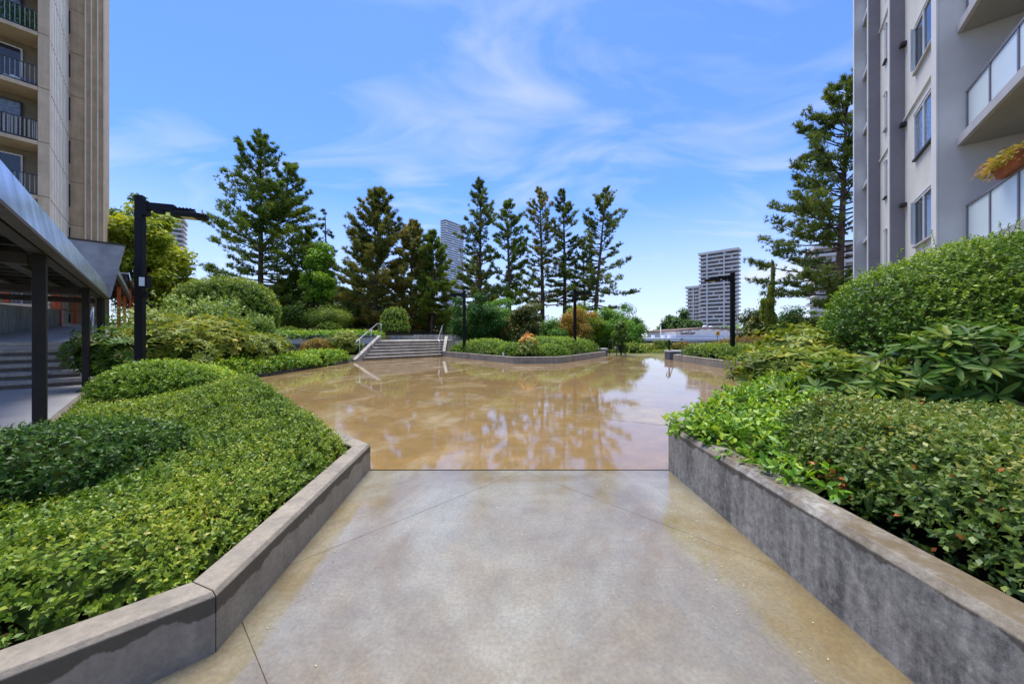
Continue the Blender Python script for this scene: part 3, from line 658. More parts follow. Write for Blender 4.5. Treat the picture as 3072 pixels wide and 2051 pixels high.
sl = thing("stairs", "grey concrete steps under the covered walkway", "stairs", FA.p3(6.6, -2, .1))
Lp, Rp = FA.p(5.9, -4.4), FA.p(5.9, -.03)
stair(sl, Lp, FA.a, Rp, FA.a, 6, .1655, .37, .1, M_step, M_riser, .085, .04)
rw = thing("retaining_wall", "streaked concrete retaining wall beside the upper covered walk", "wall", FA.p3(14, -2.25, 1.1))
for i in range(5):
    a = 8.3 + i * 2.6; q = FA.quad(a, a + 2.59, -2.5, -2.22); zt = [2.12 + .035 * (((np.array(p) - FA.O) @ FA.a) - 8.3) for p in q]
    prism("wall_panel", q, .9, zt, M_stain, rw)
handrail("handrail", "silver pipe handrail on the steps under the walkway canopy", [FA.p3(5.75, -.22, .80), FA.p3(5.8, -.22, 1.02), FA.p3(6.0, -.22, 1.08), FA.p3(8.1, -.22, 2.06), FA.p3(8.4, -.22, 2.06)],
         [(*FA.p(5.95, -.22), .1, 1.06), (*FA.p(7.0, -.22), .6, 1.56), (*FA.p(8.2, -.22), 1.1, 2.06)], .024)

# ------------------------------------------------------------------ left apartment tower
FT = Frame((-23.4, 17.3), (-.726, .688), (.688, .726))           # corner of ribbed flank and balcony front
tw = thing("apartment_tower", "beige precast apartment tower with ribbed flank and balconies", "building", (-27, 19, 1.2))
ZF = [2.82 + 2.7 * i for i in range(-1, 10)]
FT.box("flank_wall", (.02, 5.86), (-.34, -.16), (1, 32), M_groove, tw)
ribw = 5.86 / 13
for i, z in enumerate(ZF[:-1]):
    first = None
    for j in range(13):
        if first is None: first = FT.box("rib", (.03 + j * ribw, .03 + j * ribw + ribw * .58), (-.16, -.02), (z + .05, z + 2.66), M_rib, tw)
        else:
            o = bpy.data.objects.new("rib", first.data); COL.objects.link(o); o.parent = tw
            w = Vector(FT.p3(.03 + j * ribw + ribw * .29, -.09, z + 1.355)); o.location = w - ORG[tw]; ORG[o] = w
    FT.box("joint_strip", (.02, 5.86), (-.159, -.10), (z - .03, z + .045), M_groove, tw)
    FT.box("corner_pier", (-.14, .018), (-.355, 0), (z + .02, z + 2.69), M_beige, tw)
    # balcony: slab, recess with sliding door, balustrade
    FT.box("balcony_slab", (-.16, 1.198), (-4.2, -.36), (z - .18, z + .0), M_beige, tw)
    FT.box("door_frame", (1.10, 1.19), (-3.2, -.98), (z + .02, z + 2.2), M_frame if i % 2 else M_edge, tw)
    FT.box("sliding_door", (1.06, 1.09), (-3.1, -1.04), (z + .08, z + 2.12), M_curt if i % 2 == 0 else M_glass, tw)
    FT.box("top_rail", (-.13, -.09), (-4.2, -.36), (z + .98, z + 1.02), M_rail, tw); FT.box("bottom_rail", (-.13, -.09), (-4.2, -.36), (z + .06, z + .09), M_rail, tw)
    for j in range(14): FT.box("baluster", (-.12, -.10), (-.46 - j * .14, -.44 - j * .14), (z + .09, z + .98), M_greyrail if i != 1 else M_rail, tw)
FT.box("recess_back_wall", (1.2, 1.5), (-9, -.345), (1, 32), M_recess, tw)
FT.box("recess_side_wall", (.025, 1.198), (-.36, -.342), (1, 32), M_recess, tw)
# end shaft with white ribs
FS = Frame(FT.p(5.86, 0), (-.726, .688), (.688, .726))
FS.box("end_shaft", (0, 3.5), (-2.0, 1.42), (1.9, 32), M_brown, tw); FS.box("shaft_base", (.05, 3.4), (-2.0, 1.36), (1, 1.89), M_groove, tw)
for mm in (.60, .84, 1.10, 1.36): FS.box("shaft_rib", (-.07, -.003), (mm, mm + .055), (1.95, 32), M_rib, tw)
for z in ZF: FS.box("shaft_joint", (-.004, .01), (.005, .58), (z - .012, z + .012), M_edge, tw)
for i, z in enumerate(ZF[:-1]): FS.box("slot_window", (-.10, -.02), (-.02, .04), (z + 1.1, z + 2.5), M_glass, tw)
# things on the balconies
zb3 = ZF[5]
b = thing("balcony_screen", "green leafy privacy screen on the top left balcony", "screen", FT.p3(-.05, -1.6, ZF[6]))
pp = R.uniform([-.085, -2.6, ZF[6] + .1], [-.03, -.40, ZF[6] + .96], (2600, 3)); P = np.array([FT.p3(*v) for v in pp]); nn_ = np.tile(np.array([*(-FT.a), .2]), (2600, 1))
A, B = orient(nn_, .3); scatter("foliage", T_DIA, P, A, B, .07, .05, tints(2600, .4, .2), L_laurel, b, "stuff")
bx = thing("storage_bags", "white and dark bags on the second balcony down", "bags", FT.p3(.25, -1.2, zb3))
for (k, m, r, mt) in ((.2, -.72, .22, "grey_bag"), (.15, -1.05, .20, "white_bag"), (.25, -1.3, .17, "white_bag"), (.3, -.58, .26, "grey_bag")):
    mm_ = mat(mt, (.7, .7, .7) if mt == "white_bag" else (.12, .12, .17), .6); core("bag", FT.p3(k, m, zb3 + r * .7), (r, r, r * .9), .12, 3, int(r * 100), 1, mm_, bx)
rd = thing("reed_screen", "grey woven reed screen on the third balcony down", "screen", FT.p3(-.05, -1.6, ZF[4]))
for i in range(34): FT.box("reed", (-.075, -.06), (-.42 - i * .058, -.38 - i * .058), (ZF[4] + .1, ZF[4] + .94 + .03 * (i % 3)), M_twigb if i % 2 else M_step, rd)

# ------------------------------------------------------------------ right-hand building
rb = thing("apartment_building", "cream and slate apartment building with frosted glass balconies on the right", "building", FR.p3(3, 2, 0))
TOPZ = 26
SB = [3.03 + 2.6 * i for i in range(-1, 9)]                       # undersides of the balcony slabs
FR.box("front_wall", (-1.42, 5.99), (0, .3), (0, TOPZ), M_cream, rb)
FR.box("pier", (2.40, 2.55), (-.33, -.002), (0, TOPZ), M_purp, rb); FR.box("pier", (5.74, 5.89), (-.33, -.002), (0, TOPZ), M_purp, rb)
FR.box("pier_edge", (2.395, 2.555), (-.355, -.333), (0, TOPZ), M_pilast, rb); FR.box("pier_edge", (5.735, 5.895), (-.355, -.333), (0, TOPZ), M_pilast, rb)
FR.box("party_wall", (-1.73, -1.425), (-.30, 9), (0, TOPZ), M_gpaint, rb); FR.box("pilaster", (-1.735, -1.40), (-.335, -.303), (0, TOPZ), M_pilast, rb)
FR.box("recess_wall", (5.99, 8.9), (1.6, 1.9), (0, TOPZ), M_gpaint, rb); FR.box("recess_return", (5.895, 5.985), (.003, 1.6), (0, TOPZ), M_purp, rb)
FR.box("end_wall", (8.96, 9.25), (-.31, 9), (0, TOPZ), M_gpaint, rb); FR.box("end_edge", (8.95, 9.26), (-.335, -.313), (0, TOPZ), M_pilast, rb)
FR.box("near_recess_wall", (-9, -1.735), (1.75, 2.0), (0, TOPZ), M_gpaint, rb)
for i, z in enumerate(SB):
    zs_ = z + .93                                                 # window sill level of this storey
    if z > 2.5:
        for (k0, k1, opened, nm) in ((-.35, 1.30, i % 2 == 1, 0), (4.66, 4.95, True, 1)):
            w = FR.box("window", (k0, k1), (-.012, .02), (zs_, zs_ + 1.33), M_glass if opened else M_curt, rb)
            for (a, b_) in (((k0, k0 + .05), (k1 - .05, k1), ((k0 + k1) / 2 - .03, (k0 + k1) / 2 + .03)) if nm == 0 else ((k0, k0 + .03),)):
                FR.box("frame", (a, b_), (-.045, -.013), (zs_ + .002, zs_ + 1.328), M_frame, w)
            FR.box("frame", (k0 + .051, k1 - .051), (-.043, -.014), (zs_ + 1.27, zs_ + 1.326), M_frame, w)
            FR.box("sill", (k0 - .04, k1 + .04), (-.075, -.003), (zs_ - .06, zs_ - .004), M_slab if i % 2 else M_edge, w)
            FR.box("head_trim", (k0 - .04, k1 + .04), (-.06, -.003), (zs_ + 1.335, zs_ + 1.37), M_pilast, w)
            if opened and nm == 0:                                # casement swung out
                for kk_ in (k1 - .09,):
                    pn = FR.box("open_sash", (kk_ - .006, kk_ + .006), (-.11, -.05), (zs_ + .08, zs_ + 1.26), M_frost, w)  # pale pane colour stands in for sky reflected in the glass
                    for (ma, mb, za, zb_) in ((-.135, -.11, .04, 1.30), (-.05, -.046, .04, 1.30), (-.11, -.05, .04, .08), (-.11, -.05, 1.26, 1.30)): FR.box("sash_frame", (kk_ - .018, kk_ + .018), (ma, mb), (zs_ + za, zs_ + zb_), M_frame, w)
        for k in (2.26,):
            FR.box("vent_hood", (k - .1, k + .1), (-.14, -.004), (z + 2.42, z + 2.52), M_edge, rb)
        if i % 2 == 1:
            pass
    # near balconies run towards the camera, far ones fill the recess
    for (ka, kb_, tagk) in ((-7.2, -1.74, 0), (6.0, 8.94, 1)):
        m0 = -.03 if tagk == 0 else -.06
        s = FR.box("balcony_slab", (ka, kb_), (m0, 1.74 if tagk == 0 else 1.59), (z, z + .19), M_slab, rb)
        FR.box("soffit", (ka + .05, kb_ - .004), (m0 + .07, 1.73 if tagk == 0 else 1.58), (z - .012, z - .003), M_under, s)
        bal = FR.box("top_rail", (ka, kb_), (m0 + .13, m0 + .19), (z + 1.17, z + 1.215), M_alu, rb)
        FR.box("bottom_rail", (ka, kb_), (m0 + .14, m0 + .18), (z + .215, z + .245), M_alu, bal)
        x = kb_ - .03; j = 0
        while x - 1.03 > ka - .2 and j < (5 if tagk == 0 else 3):
            wd_ = .98 if tagk == 0 else .94
            FR.box("rail_post", (x - .025, x + .025), (m0 + .135, m0 + .185), (z + .19, z + 1.169), M_alu, bal)
            FR.box("glass_panel", (x - .03 - wd_, x - .03), (m0 + .153, m0 + .165), (z + .247, z + 1.168), M_frost, bal)
            x -= wd_ + .055; j += 1
for z in (3.05, 8.25, 13.45, 18.65):
    FR.box("band_ledge", (-1.40, 2.395), (-.05, -.003), (z, z + .05), M_pilast, rb); FR.box("band_ledge", (2.56, 5.73), (-.05, -.003), (z, z + .05), M_pilast, rb)
FR.box("roof", (-9, 9.25), (1.7, 9), (TOPZ, TOPZ + .3), M_slab, rb)
# terracotta trough with yellowing fern on the lower balcony rail
pk, pz = -3.75, 3.03 + 1.22
po = thing("plant_trough", "terracotta trough of yellowing fern on the lower right balcony rail", "planter", FR.p3(pk - .1, .1, pz))
q0, q1 = FR.quad(pk - .38, pk + .38, .02, .20), FR.quad(pk - .44, pk + .44, -.02, .24)
V = [(*p, pz) for p in q0] + [(*p, pz + .2) for p in q1]; mesh("trough", V, BOXF, M_terra, po)
q2, q3 = FR.quad(pk - .46, pk + .46, -.04, .26), None
prism("rim", q2, pz + .2, pz + .235, M_terra, po)
n = 1500; rng = np.random.default_rng(44); kk = rng.uniform(pk - .45, pk + .45, n); base = np.array([FR.p3(k, .1 + rng.uniform(-.1, .1), pz + .22) for k in kk])
dirs = unit(np.c_[rng.normal(size=(n, 2)), rng.uniform(-.1, 1.1, n)]); rr_ = rng.uniform(.05, .32, n)
P = base + dirs * rr_[:, None]; P[:, 2] -= (rr_ ** 2) * 1.6; A = unit(dirs + np.array([0, 0, -.7]))
scatter("fern", T_DIA, P, A, unit(rng.normal(size=(n, 3)) + [0, 0, 1.5]), .085, .028, np.clip(rng.normal(.4, .25, n) + (kk - pk) * .4, 0, 1), L_fern, po, "stuff")

# ------------------------------------------------------------------ lamp posts
def lamp(label, x, y, z0, ztop, w, arm, sticker=False, flood=False):
    r = thing("lamp_post", label, "street lamp", (x, y, z0), "black square lamp posts round the plaza")
    a = unit(np.array(arm, float)); F = Frame((x, y), a, (-a[1], a[0])); h = w / 2; zt = ztop
    bevel(F.box("pole", (-h, h), (-h, h), (z0, zt), M_black, r), .006)
    F.box("base_plate", (-h - .07, h + .07), (-h - .07, h + .07), (z0 - .01, z0 + .03), M_black, r)
    F.box("bracket", (h + .001, h + .07), (-.06, .06), (zt - .36, zt - .10), M_black, r)
    ar = F.box("arm", (h + .071, h + .46), (-.05, .05), (zt - .25, zt - .12), M_black, r); F.box("driver_box", (h + .16, h + .30), (-.045, .045), (zt - .30, zt - .252), M_black, ar)
    k0, k1 = h + .42, h + .98; V = []; hd = []
    for (k, hw) in ((k0, .07), (k0 + .08, .13), (k1 - .10, .13), (k1, .06)):
        hd.append((k, hw))
    poly = [F.p(k, -w_) for k, w_ in hd] + [F.p(k, w_) for k, w_ in hd[::-1]]
    head = bevel(prism("lamp_head", poly, zt - .34, zt - .255, M_black, r), .012, 2)
    F.box("lens", (k0 + .16, k0 + .36), (-.08, .08), (zt - .347, zt - .341), MATS.get("lens") or mat("lens", (.62, .58, .36), .3, .05), head)
    for i in range(6): F.box("heat_fin", (k0 + .04 + i * .055, k0 + .052 + i * .055), (-.10, .10), (zt - .254, zt - .17), M_black, head)
    F.box("fin_rail", (k0 + .03, k0 + .36), (-.012, .012), (zt - .175, zt - .16), M_black, head)
    if sticker: prism("sticker", [(x - .07, y - h - .16), (x + .07, y - h - .16), (x + .07, y - h - .15), (x - .07, y - h - .15)], z0 + .42, z0 + .47, M_frame, r) if False else F.box("sticker", (-.055, .055), (-h - .004, -h - .001), (.735, .785), M_frame, r)
    if flood:
        fl = F.box("floodlight", (h + .01, h + .13), (-.16, -.04), (2.14, 2.36), M_black, r); F.box("lens", (h + .02, h + .10), (-.166, -.162), (2.17, 2.33), M_frost, fl)
        F.box("sensor", (h + .01, h + .09), (-.12, -.04), (1.98, 2.08), M_black, r)
    return r
lamp("tall black lamp post in the left bed before the canopy", -6.95, 6.38, .2, 3.87, .115, (.95, .30), True, True)
lamp("black lamp post rising from the far right hedge", 8.98, 13.9, .25, 3.83, .14, (-1, .15))
lamp("black lamp post at the left of the island bed", -2.78, 19.9, .2, 3.88, .14, (-1, .25))
lamp("black lamp post at the right of the island bed", 3.52, 19.1, .2, 3.88, .14, (1, .2))
lamp("small far black lamp post behind the island shrubs", 8.9, 36, -.8, 3.2, .14, (-1, .2))
# path-side garden marker
gm = thing("garden_marker", "small white marker tag at the front of the island bed", "marker", (-.42, 16.35, .22))
WF.box("stake", (-.43, -.41), (16.34, 16.35), (.2, .36), M_white, gm); prism("tag", [(-.47, 16.335), (-.37, 16.335), (-.37, 16.339), (-.47, 16.339)], .34, .47, M_white, gm)

# ------------------------------------------------------------------ foreground beds
bedL = [(-2.90, .03), (-1.39, 1.42), (-1.345, 1.50), (-1.475, 3.08), (-4.73, 5.90), (-6.35, 7.35), (-6.95, 6.95), (-7.75, 6.30), (-5.62, 4.28), (-4.0, 2.75), (-3.1, 1.85), (-2.9, .8)]
def hL(q):
    X, Y = q[:, 0], q[:, 1]; dark = np.hypot((X + 3.25) / .75, (Y - 2.35) / .6)
    return .35 + .33 * sst(2.3, 4.4, Y) * sst(-5.3, -3.5, X) + .08 * sst(3.5, 6, Y) - .12 * np.exp(-dark ** 2)
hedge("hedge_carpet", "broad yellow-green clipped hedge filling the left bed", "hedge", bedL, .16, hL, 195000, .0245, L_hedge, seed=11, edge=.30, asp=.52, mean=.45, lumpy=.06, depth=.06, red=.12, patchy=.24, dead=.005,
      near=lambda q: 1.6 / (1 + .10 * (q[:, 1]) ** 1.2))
bush("box_bush", "dark green rounded bush in the hollow of the left hedge", "bush", (-3.28, 2.62, .22), (.80, .62, .36), 32000, .032, L_dark, seed=21, lumpy=.06, mean=.42, top=.25, depth=.12, z0=.1)
bush("azalea_bush", "bright rounded bush in front of the left lamp post", "bush", (-5.15, 5.05, .47), (.80, .62, .40), 34000, .034, L_round, seed=22, lumpy=.05, mean=.45, top=.3, depth=.12, z0=.2)
hedge("ground_cover", "bright leafy ground cover at the far tip of the left hedge", "ground cover", [(-5.0, 6.45), (-6.2, 7.55), (-7.66, 8.85), (-8.3, 8.4), (-7.0, 6.9), (-5.9, 6.0)], .06, lambda q: .50 + 0 * q[:, 0], 16000, .06, L_cover, seed=12, edge=.25, asp=.5, mean=.5)
hedge("ground_cover", "row of bright green leafy ground cover edging the plaza before the wide stairs", "ground cover", [(-7.62, 9.4), (-7.70, 16.3), (-8.9, 16.8), (-9.3, 9.0), (-8.0, 8.7)], .06,
      lambda q: .50 + .06 * np.sin(q[:, 1] * 2.2), 26000, .085, L_cover, seed=13, edge=.35, asp=.5, T=T_DIA, mean=.52, lumpy=.06, depth=.10)
# whorled shrubs
def whorl_shrub(name, label, c, r, nw, L, lm, seed, lobes=4, leaves=8, droop=.35, asp=.30, own=0, z0=None, cat="shrub", group=None, mean=.45, tip=0):
    """shrub of long leaves set in whorls at the shoot ends; the largest leaves are separate pieces"""
    rng = np.random.default_rng(seed); c = np.array(c, float); r = np.array(r, float)
    root = thing(name, label, cat, (c[0], c[1], z0 if z0 is not None else c[2] - r[2]), group)
    D = sphere_dirs(nw, -.35, rng); rad = (1 + .16 * lump(D, 3.2, seed)) * (1 - .35 * rng.random(nw) ** 2)
    W0 = c + D * r * rad[:, None]; ax = unit(D / r * .8 + np.array([0, 0, .75]) + rng.normal(size=(nw, 3)) * .25)
    P, A, N, T_ = [], [], [], []
    for i in range(nw):
        x = np.cross(ax[i], [.3, .9, .1]); x /= np.linalg.norm(x); y = np.cross(ax[i], x); k = rng.integers(leaves - 2, leaves + 3); t0 = np.clip(rng.normal(mean, .14) + tip * max(0, D[i][2] - .35), 0, .98)
        for j in range(k):
            a = 6.283 * j / k + rng.uniform(-.25, .25); lat = x * math.cos(a) + y * math.sin(a); el = rng.uniform(.05, .65)
            d = unit(lat + ax[i] * el - np.array([0, 0, droop * rng.uniform(0, 1)])); P.append(W0[i] + d * L * .06); A.append(d); N.append(unit(ax[i] * 1.1 - lat * .4 + rng.normal(size=3) * .15)); T_.append(t0 + rng.normal(0, .09) + .18 * (el - .3))
    P, A, N = map(np.array, (P, A, N)); T_ = np.clip(np.array(T_), 0, .97 if tip else .9); T_[rng.random(len(T_)) < .015] = 1.0
    ls = rng.uniform(.75, 1.15, len(P)) * L
    if own:
        dcam = np.linalg.norm(P - np.array([0, 0, 1.25]), axis=1); vis = np.sum((P - c) / r * (np.array([0, 0, 1.25]) - P), 1) > 0
        order = np.argsort(np.where(vis, dcam, dcam + 50)); own_i = order[:own]; rest = order[own:]
        variants = []
        for tv in (.15, .3, .45, .6, .75, .86):
            me = bpy.data.meshes.new("leaf"); tt = T_LEAF[0].copy() * [1, asp, asp]; me.from_pydata(tt.tolist(), [], T_LEAF[1]); at = me.attributes.new("tint", 'FLOAT', 'POINT'); at.data.foreach_set("value", [float(tv)] * len(tt)); me.materials.append(lm); variants.append(me)
        for i in own_i:
            S = np.cross(N[i], A[i]); S /= np.linalg.norm(S); Nn = np.cross(A[i], S)
            o = bpy.data.objects.new("leaf", variants[int(np.clip((T_[i] - .15) / .75 * 5 + .5, 0, 5))]); COL.objects.link(o); o.parent = root
            M_ = Matrix(((A[i][0], S[0], Nn[0]), (A[i][1], S[1], Nn[1]), (A[i][2], S[2], Nn[2]))).to_4x4()
            o.matrix_local = Matrix.Translation(Vector(P[i]) - ORG[root]) @ M_ @ Matrix.Scale(float(ls[i]), 4)
    else: rest = np.arange(len(P))
    scatter("foliage", T_LEAF, P[rest], A[rest], N[rest], ls[rest], ls[rest] * asp, T_[rest], lm, root, "stuff")
    core("inner_twigs", c - [0, 0, r[2] * .12], r * .74, .16, 3.2, seed, 1.0, M_twig, root)
    tb = []
    for i in range(9):
        e = c + D[i] * r * .9; b0 = np.array([c[0] + rng.uniform(-.1, .1), c[1] + rng.uniform(-.1, .1), root.location.z - .05]); tb.append(tube([b0, (b0 + e) / 2 + rng.normal(size=3) * .05, e], [.022, .015, .007], 5))
    mesh("stems", *join(tb), M_twigb, root, True)
    return root
# right foreground
hedge("ground_cover", "fresh green leafy ground cover spilling over the corner of the right planter", "ground cover", [(1.40, 3.22), (1.47, 2.35), (1.58, 1.75), (1.86, 1.55), (2.3, 2.4), (3.4, 3.0), (4.4, 5.3), (3.9, 5.3)], .40,
      lambda q: .50 + .10 * sst(1.5, 2.5, q[:, 0]) + .05 * np.sin(q[:, 0] * 7) * np.sin(q[:, 1] * 6), 13500, .052, L_cover, seed=31, edge=.22, asp=.48, T=T_LEAF, mean=.5, lumpy=.05, depth=.07, top=.25)
hedge("clipped_hedge", "grey-green clipped hedge with reddish leaves behind the right planter wall", "hedge", [(1.68, -.4), (1.66, 1.2), (1.74, 2.05), (2.0, 2.62), (2.6, 2.82), (5.2, 2.6), (5.2, -.4)], .38,
      lambda q: .80 - .02 * q[:, 0] + 0 * q[:, 1], 100000, .028, L_grey, seed=32, edge=.32, asp=.55, mean=.50, lumpy=.05, depth=.06, red=.30, top=.35, dead=.01, near=lambda q: np.where((q[:, 0] < 3.6) & (q[:, 0] > 1.5), 2.0, .6) * (q[:, 1] > .3))
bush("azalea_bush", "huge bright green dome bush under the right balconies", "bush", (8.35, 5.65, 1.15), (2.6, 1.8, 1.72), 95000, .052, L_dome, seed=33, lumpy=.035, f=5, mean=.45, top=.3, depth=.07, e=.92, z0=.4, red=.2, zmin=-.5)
whorl_shrub("rhododendron", "olive green rhododendron behind the corner ground cover", (4.55, 5.55, .64), (.95, .75, .44), 240, .15, L_rhoB, 41, own=220, z0=.4, mean=.38)
whorl_shrub("rhododendron", "leafy rhododendron left of the huge dome bush", (5.6, 6.6, .78), (1.0, .8, .62), 170, .17, L_rhoB, 42, own=90, z0=.4, mean=.4)
whorl_shrub("rhododendron", "large-leaved dark rhododendron at the right edge of the photo", (4.85, 3.45, .82), (.85, .55, .46), 190, .185, L_rhoA, 43, own=290, z0=.4, droop=.25, asp=.27, mean=.42)
whorl_shrub("rhododendron", "low dark rhododendron between dome bush and clipped hedge", (3.65, 3.65, .60), (.75, .5, .34), 130, .165, L_rhoA, 44, own=240, asp=.27, mean=.5, z0=.35)
rng = np.random.default_rng(77); dm = [o for o in bpy.data.objects if o.name.startswith("azalea_bush") and "huge" in o.get("label", "")][0]; sh = []; LP, LA = [], []
for i in range(70):
    D = sphere_dirs(1, .35, rng)[0]; b0 = np.array([8.35, 5.65, 1.15]) + superdir(D[None], .92)[0] * [2.55, 1.77, 1.7]; ax = unit(D + rng.normal(size=3) * .35 + [0, 0, .8]); ln = rng.uniform(.10, .34)
    sh.append(tube([b0, b0 + ax * ln * .6, b0 + ax * ln + rng.normal(size=3) * .02], [.004, .003, .002], 4, False))
    for t_ in np.linspace(.2, 1, int(ln * 60)): LP.append(b0 + ax * ln * t_); LA.append(unit(rng.normal(size=3) + ax * .6))
mesh("loose_shoots", *join(sh), M_twigb, dm); LP, LA = np.array(LP), np.array(LA); scatter("shoot_leaves", T_DIA, LP, LA, unit(rng.normal(size=LP.shape) + [0, 0, 1]), .045, .02, tints(len(LP), .75, .15), L_dome, dm, "stuff")
# left mid shrubs
whorl_shrub("rhododendron", "big rhododendron right behind the left lamp post", (-8.5, 8.5, .85), (1.15, 1.0, .85), 330, .15, L_rhoB, 45, own=120, z0=.3)
whorl_shrub("rhododendron", "rhododendron between canopy and left lamp post", (-9.0, 7.75, .75), (.85, .7, .75), 220, .15, L_rhoA, 46, own=80, z0=.3)
whorl_shrub("rhododendron", "tall yellowish rhododendron in the middle of the left bed", (-9.0, 10.1, 1.0), (1.25, 1.1, .95), 340, .15, L_rhoB, 47, own=60, z0=.3, mean=.55)
whorl_shrub("rhododendron", "dark low rhododendron nearest the plaza edge", (-8.75, 11.7, .7), (.95, 1.2, .72), 300, .15, L_rhoB, 48, own=40, z0=.3, mean=.4)
whorl_shrub("rhododendron", "rhododendron beside the pale banded wall", (-11.0, 14.6, .75), (1.2, 1.2, .75), 300, .15, L_rhoB, 49, z0=.3, mean=.42)
whorl_shrub("shrub", "loose green shrub against the banded wall by the wide stairs", (-8.75, 18.0, .72), (.72, .9, .85), 260, .15, L_rhoB, 50, z0=.1, mean=.45)
bush("bronze_shrub", "small bronze shrub in front of the banded wall", "shrub", (-9.7, 17.2, .55), (.82, .5, .46), 7000, .11, L_spirea, seed=51, lumpy=.08, depth=.2, mean=.6, out=1.3, asp=.3, z0=.1, twig=M_twigb)
for i, (x, y, z, r) in enumerate(((-12.2, 11.6, 1.15, 1.0), (-11.2, 12.6, 1.45, 1.1), (-12.9, 14.2, 1.5, 1.3), (-12.6, 16.8, 1.2, 1.0))):
    bush("flowering_shrub", "pale-tipped shrub " + ["beside the orange canopy posts", "behind the yellowish rhododendron", "below the big trimmed hedge", "above the pale banded wall"][i], "shrub", (x, y, z), (r, r, r * .95), 9000, .10, L_white, seed=60 + i,
         lumpy=.30, f=5, depth=.55, mean=.48, top=.35, out=.8, z0=.8, core_k=.6)
hedge("ground_cover", "leafy green ivy draped over the top of the banded wall", "ground cover", [(-18, 19.45), (-10.0, 19.40), (-8.3, 19.6), (-7.95, 21), (-9, 24), (-18, 25)], 1.15, lambda q: 1.42 + .05 * np.sin(q[:, 0] * 1.7), 26000, .11, L_cover, seed=14, edge=.5, asp=.6, mean=.42, lumpy=.06, depth=.10, step=.25)
# island bed
hedge("clipped_mound", "long clipped green mound at the left of the island bed", "hedge", [(-3.95, 21.15), (-2.1, 18.72), (-.75, 16.95), (.1, 18.3), (-.4, 21.2)], .2, lambda q: 1.02 + 0 * q[:, 0], 19000, .066, L_round, seed=71, edge=1.0, mean=.52, lumpy=.03, depth=.09, step=.15)
hedge("clipped_mound", "large clipped green mound at the right of the island bed", "hedge", [(5.55, 21.2), (3.9, 18.75), (2.6, 16.9), (1.2, 17.6), (.3, 19.0), (.0, 21.2)], .2, lambda q: 1.14 + 0 * q[:, 0], 21000, .066, L_round, seed=74, edge=1.1, mean=.52, lumpy=.03, depth=.09, step=.15)
bush("clipped_mound", "small clipped mound left of the flowering island shrub", "bush", (-.02, 17.35, .28), (.78, .72, .60), 10000, .066, L_round, seed=72, lumpy=.04, mean=.48, top=.2, z0=.2)
bush("clipped_mound", "small clipped mound right of the flowering island shrub", "bush", (1.95, 17.1, .26), (.92, .72, .54), 10000, .066, L_round, seed=73, lumpy=.04, mean=.46, top=.2, z0=.2)
whorl_shrub("pieris", "flowering shrub with orange new leaves at the front of the island bed", (.72, 16.5, .62), (.52, .45, .68), 260, .11, L_pieris, 76, z0=.2, mean=.5, asp=.36, tip=.95)
# right-hand far bed
hedge("clipped_hedge", "long flat-topped hedge behind the far right planter wall", "hedge", [(8.45, 10.3), (8.5, 17.1), (9.2, 17.9), (11.8, 17.6), (12.6, 14), (12.0, 10.6), (10, 9.9)], .25, lambda q: .80 + .0 * q[:, 0], 32000, .074, L_hedge, seed=15, edge=.6, asp=.55, mean=.42, lumpy=.03, depth=.08, step=.16)
bush("bronze_hedge", "low brownish hedge behind the far right hedge", "hedge", (15.0, 19.8, .55), (3.4, .9, .62), 16000, .09, L_spirea, seed=81, lumpy=.06, mean=.45, z0=.1, depth=.15, twig=M_twigb)
whorl_shrub("rhododendron", "leafy shrub between the far right hedge and the grey building", (11.6, 13.2, .85), (1.5, 1.4, .72), 260, .17, L_rhoB, 82, z0=.2, mean=.5)
whorl_shrub("rhododendron", "olive shrub at the foot of the grey building", (10.4, 10.9, .85), (1.3, .9, .65), 240, .17, L_rhoB, 83, z0=.2, mean=.5)
whorl_shrub("rhododendron", "green shrub left of the huge dome bush by the plaza", (7.2, 8.1, .75), (1.0, .8, .52), 220, .16, L_rhoA, 84, z0=.3, mean=.5)

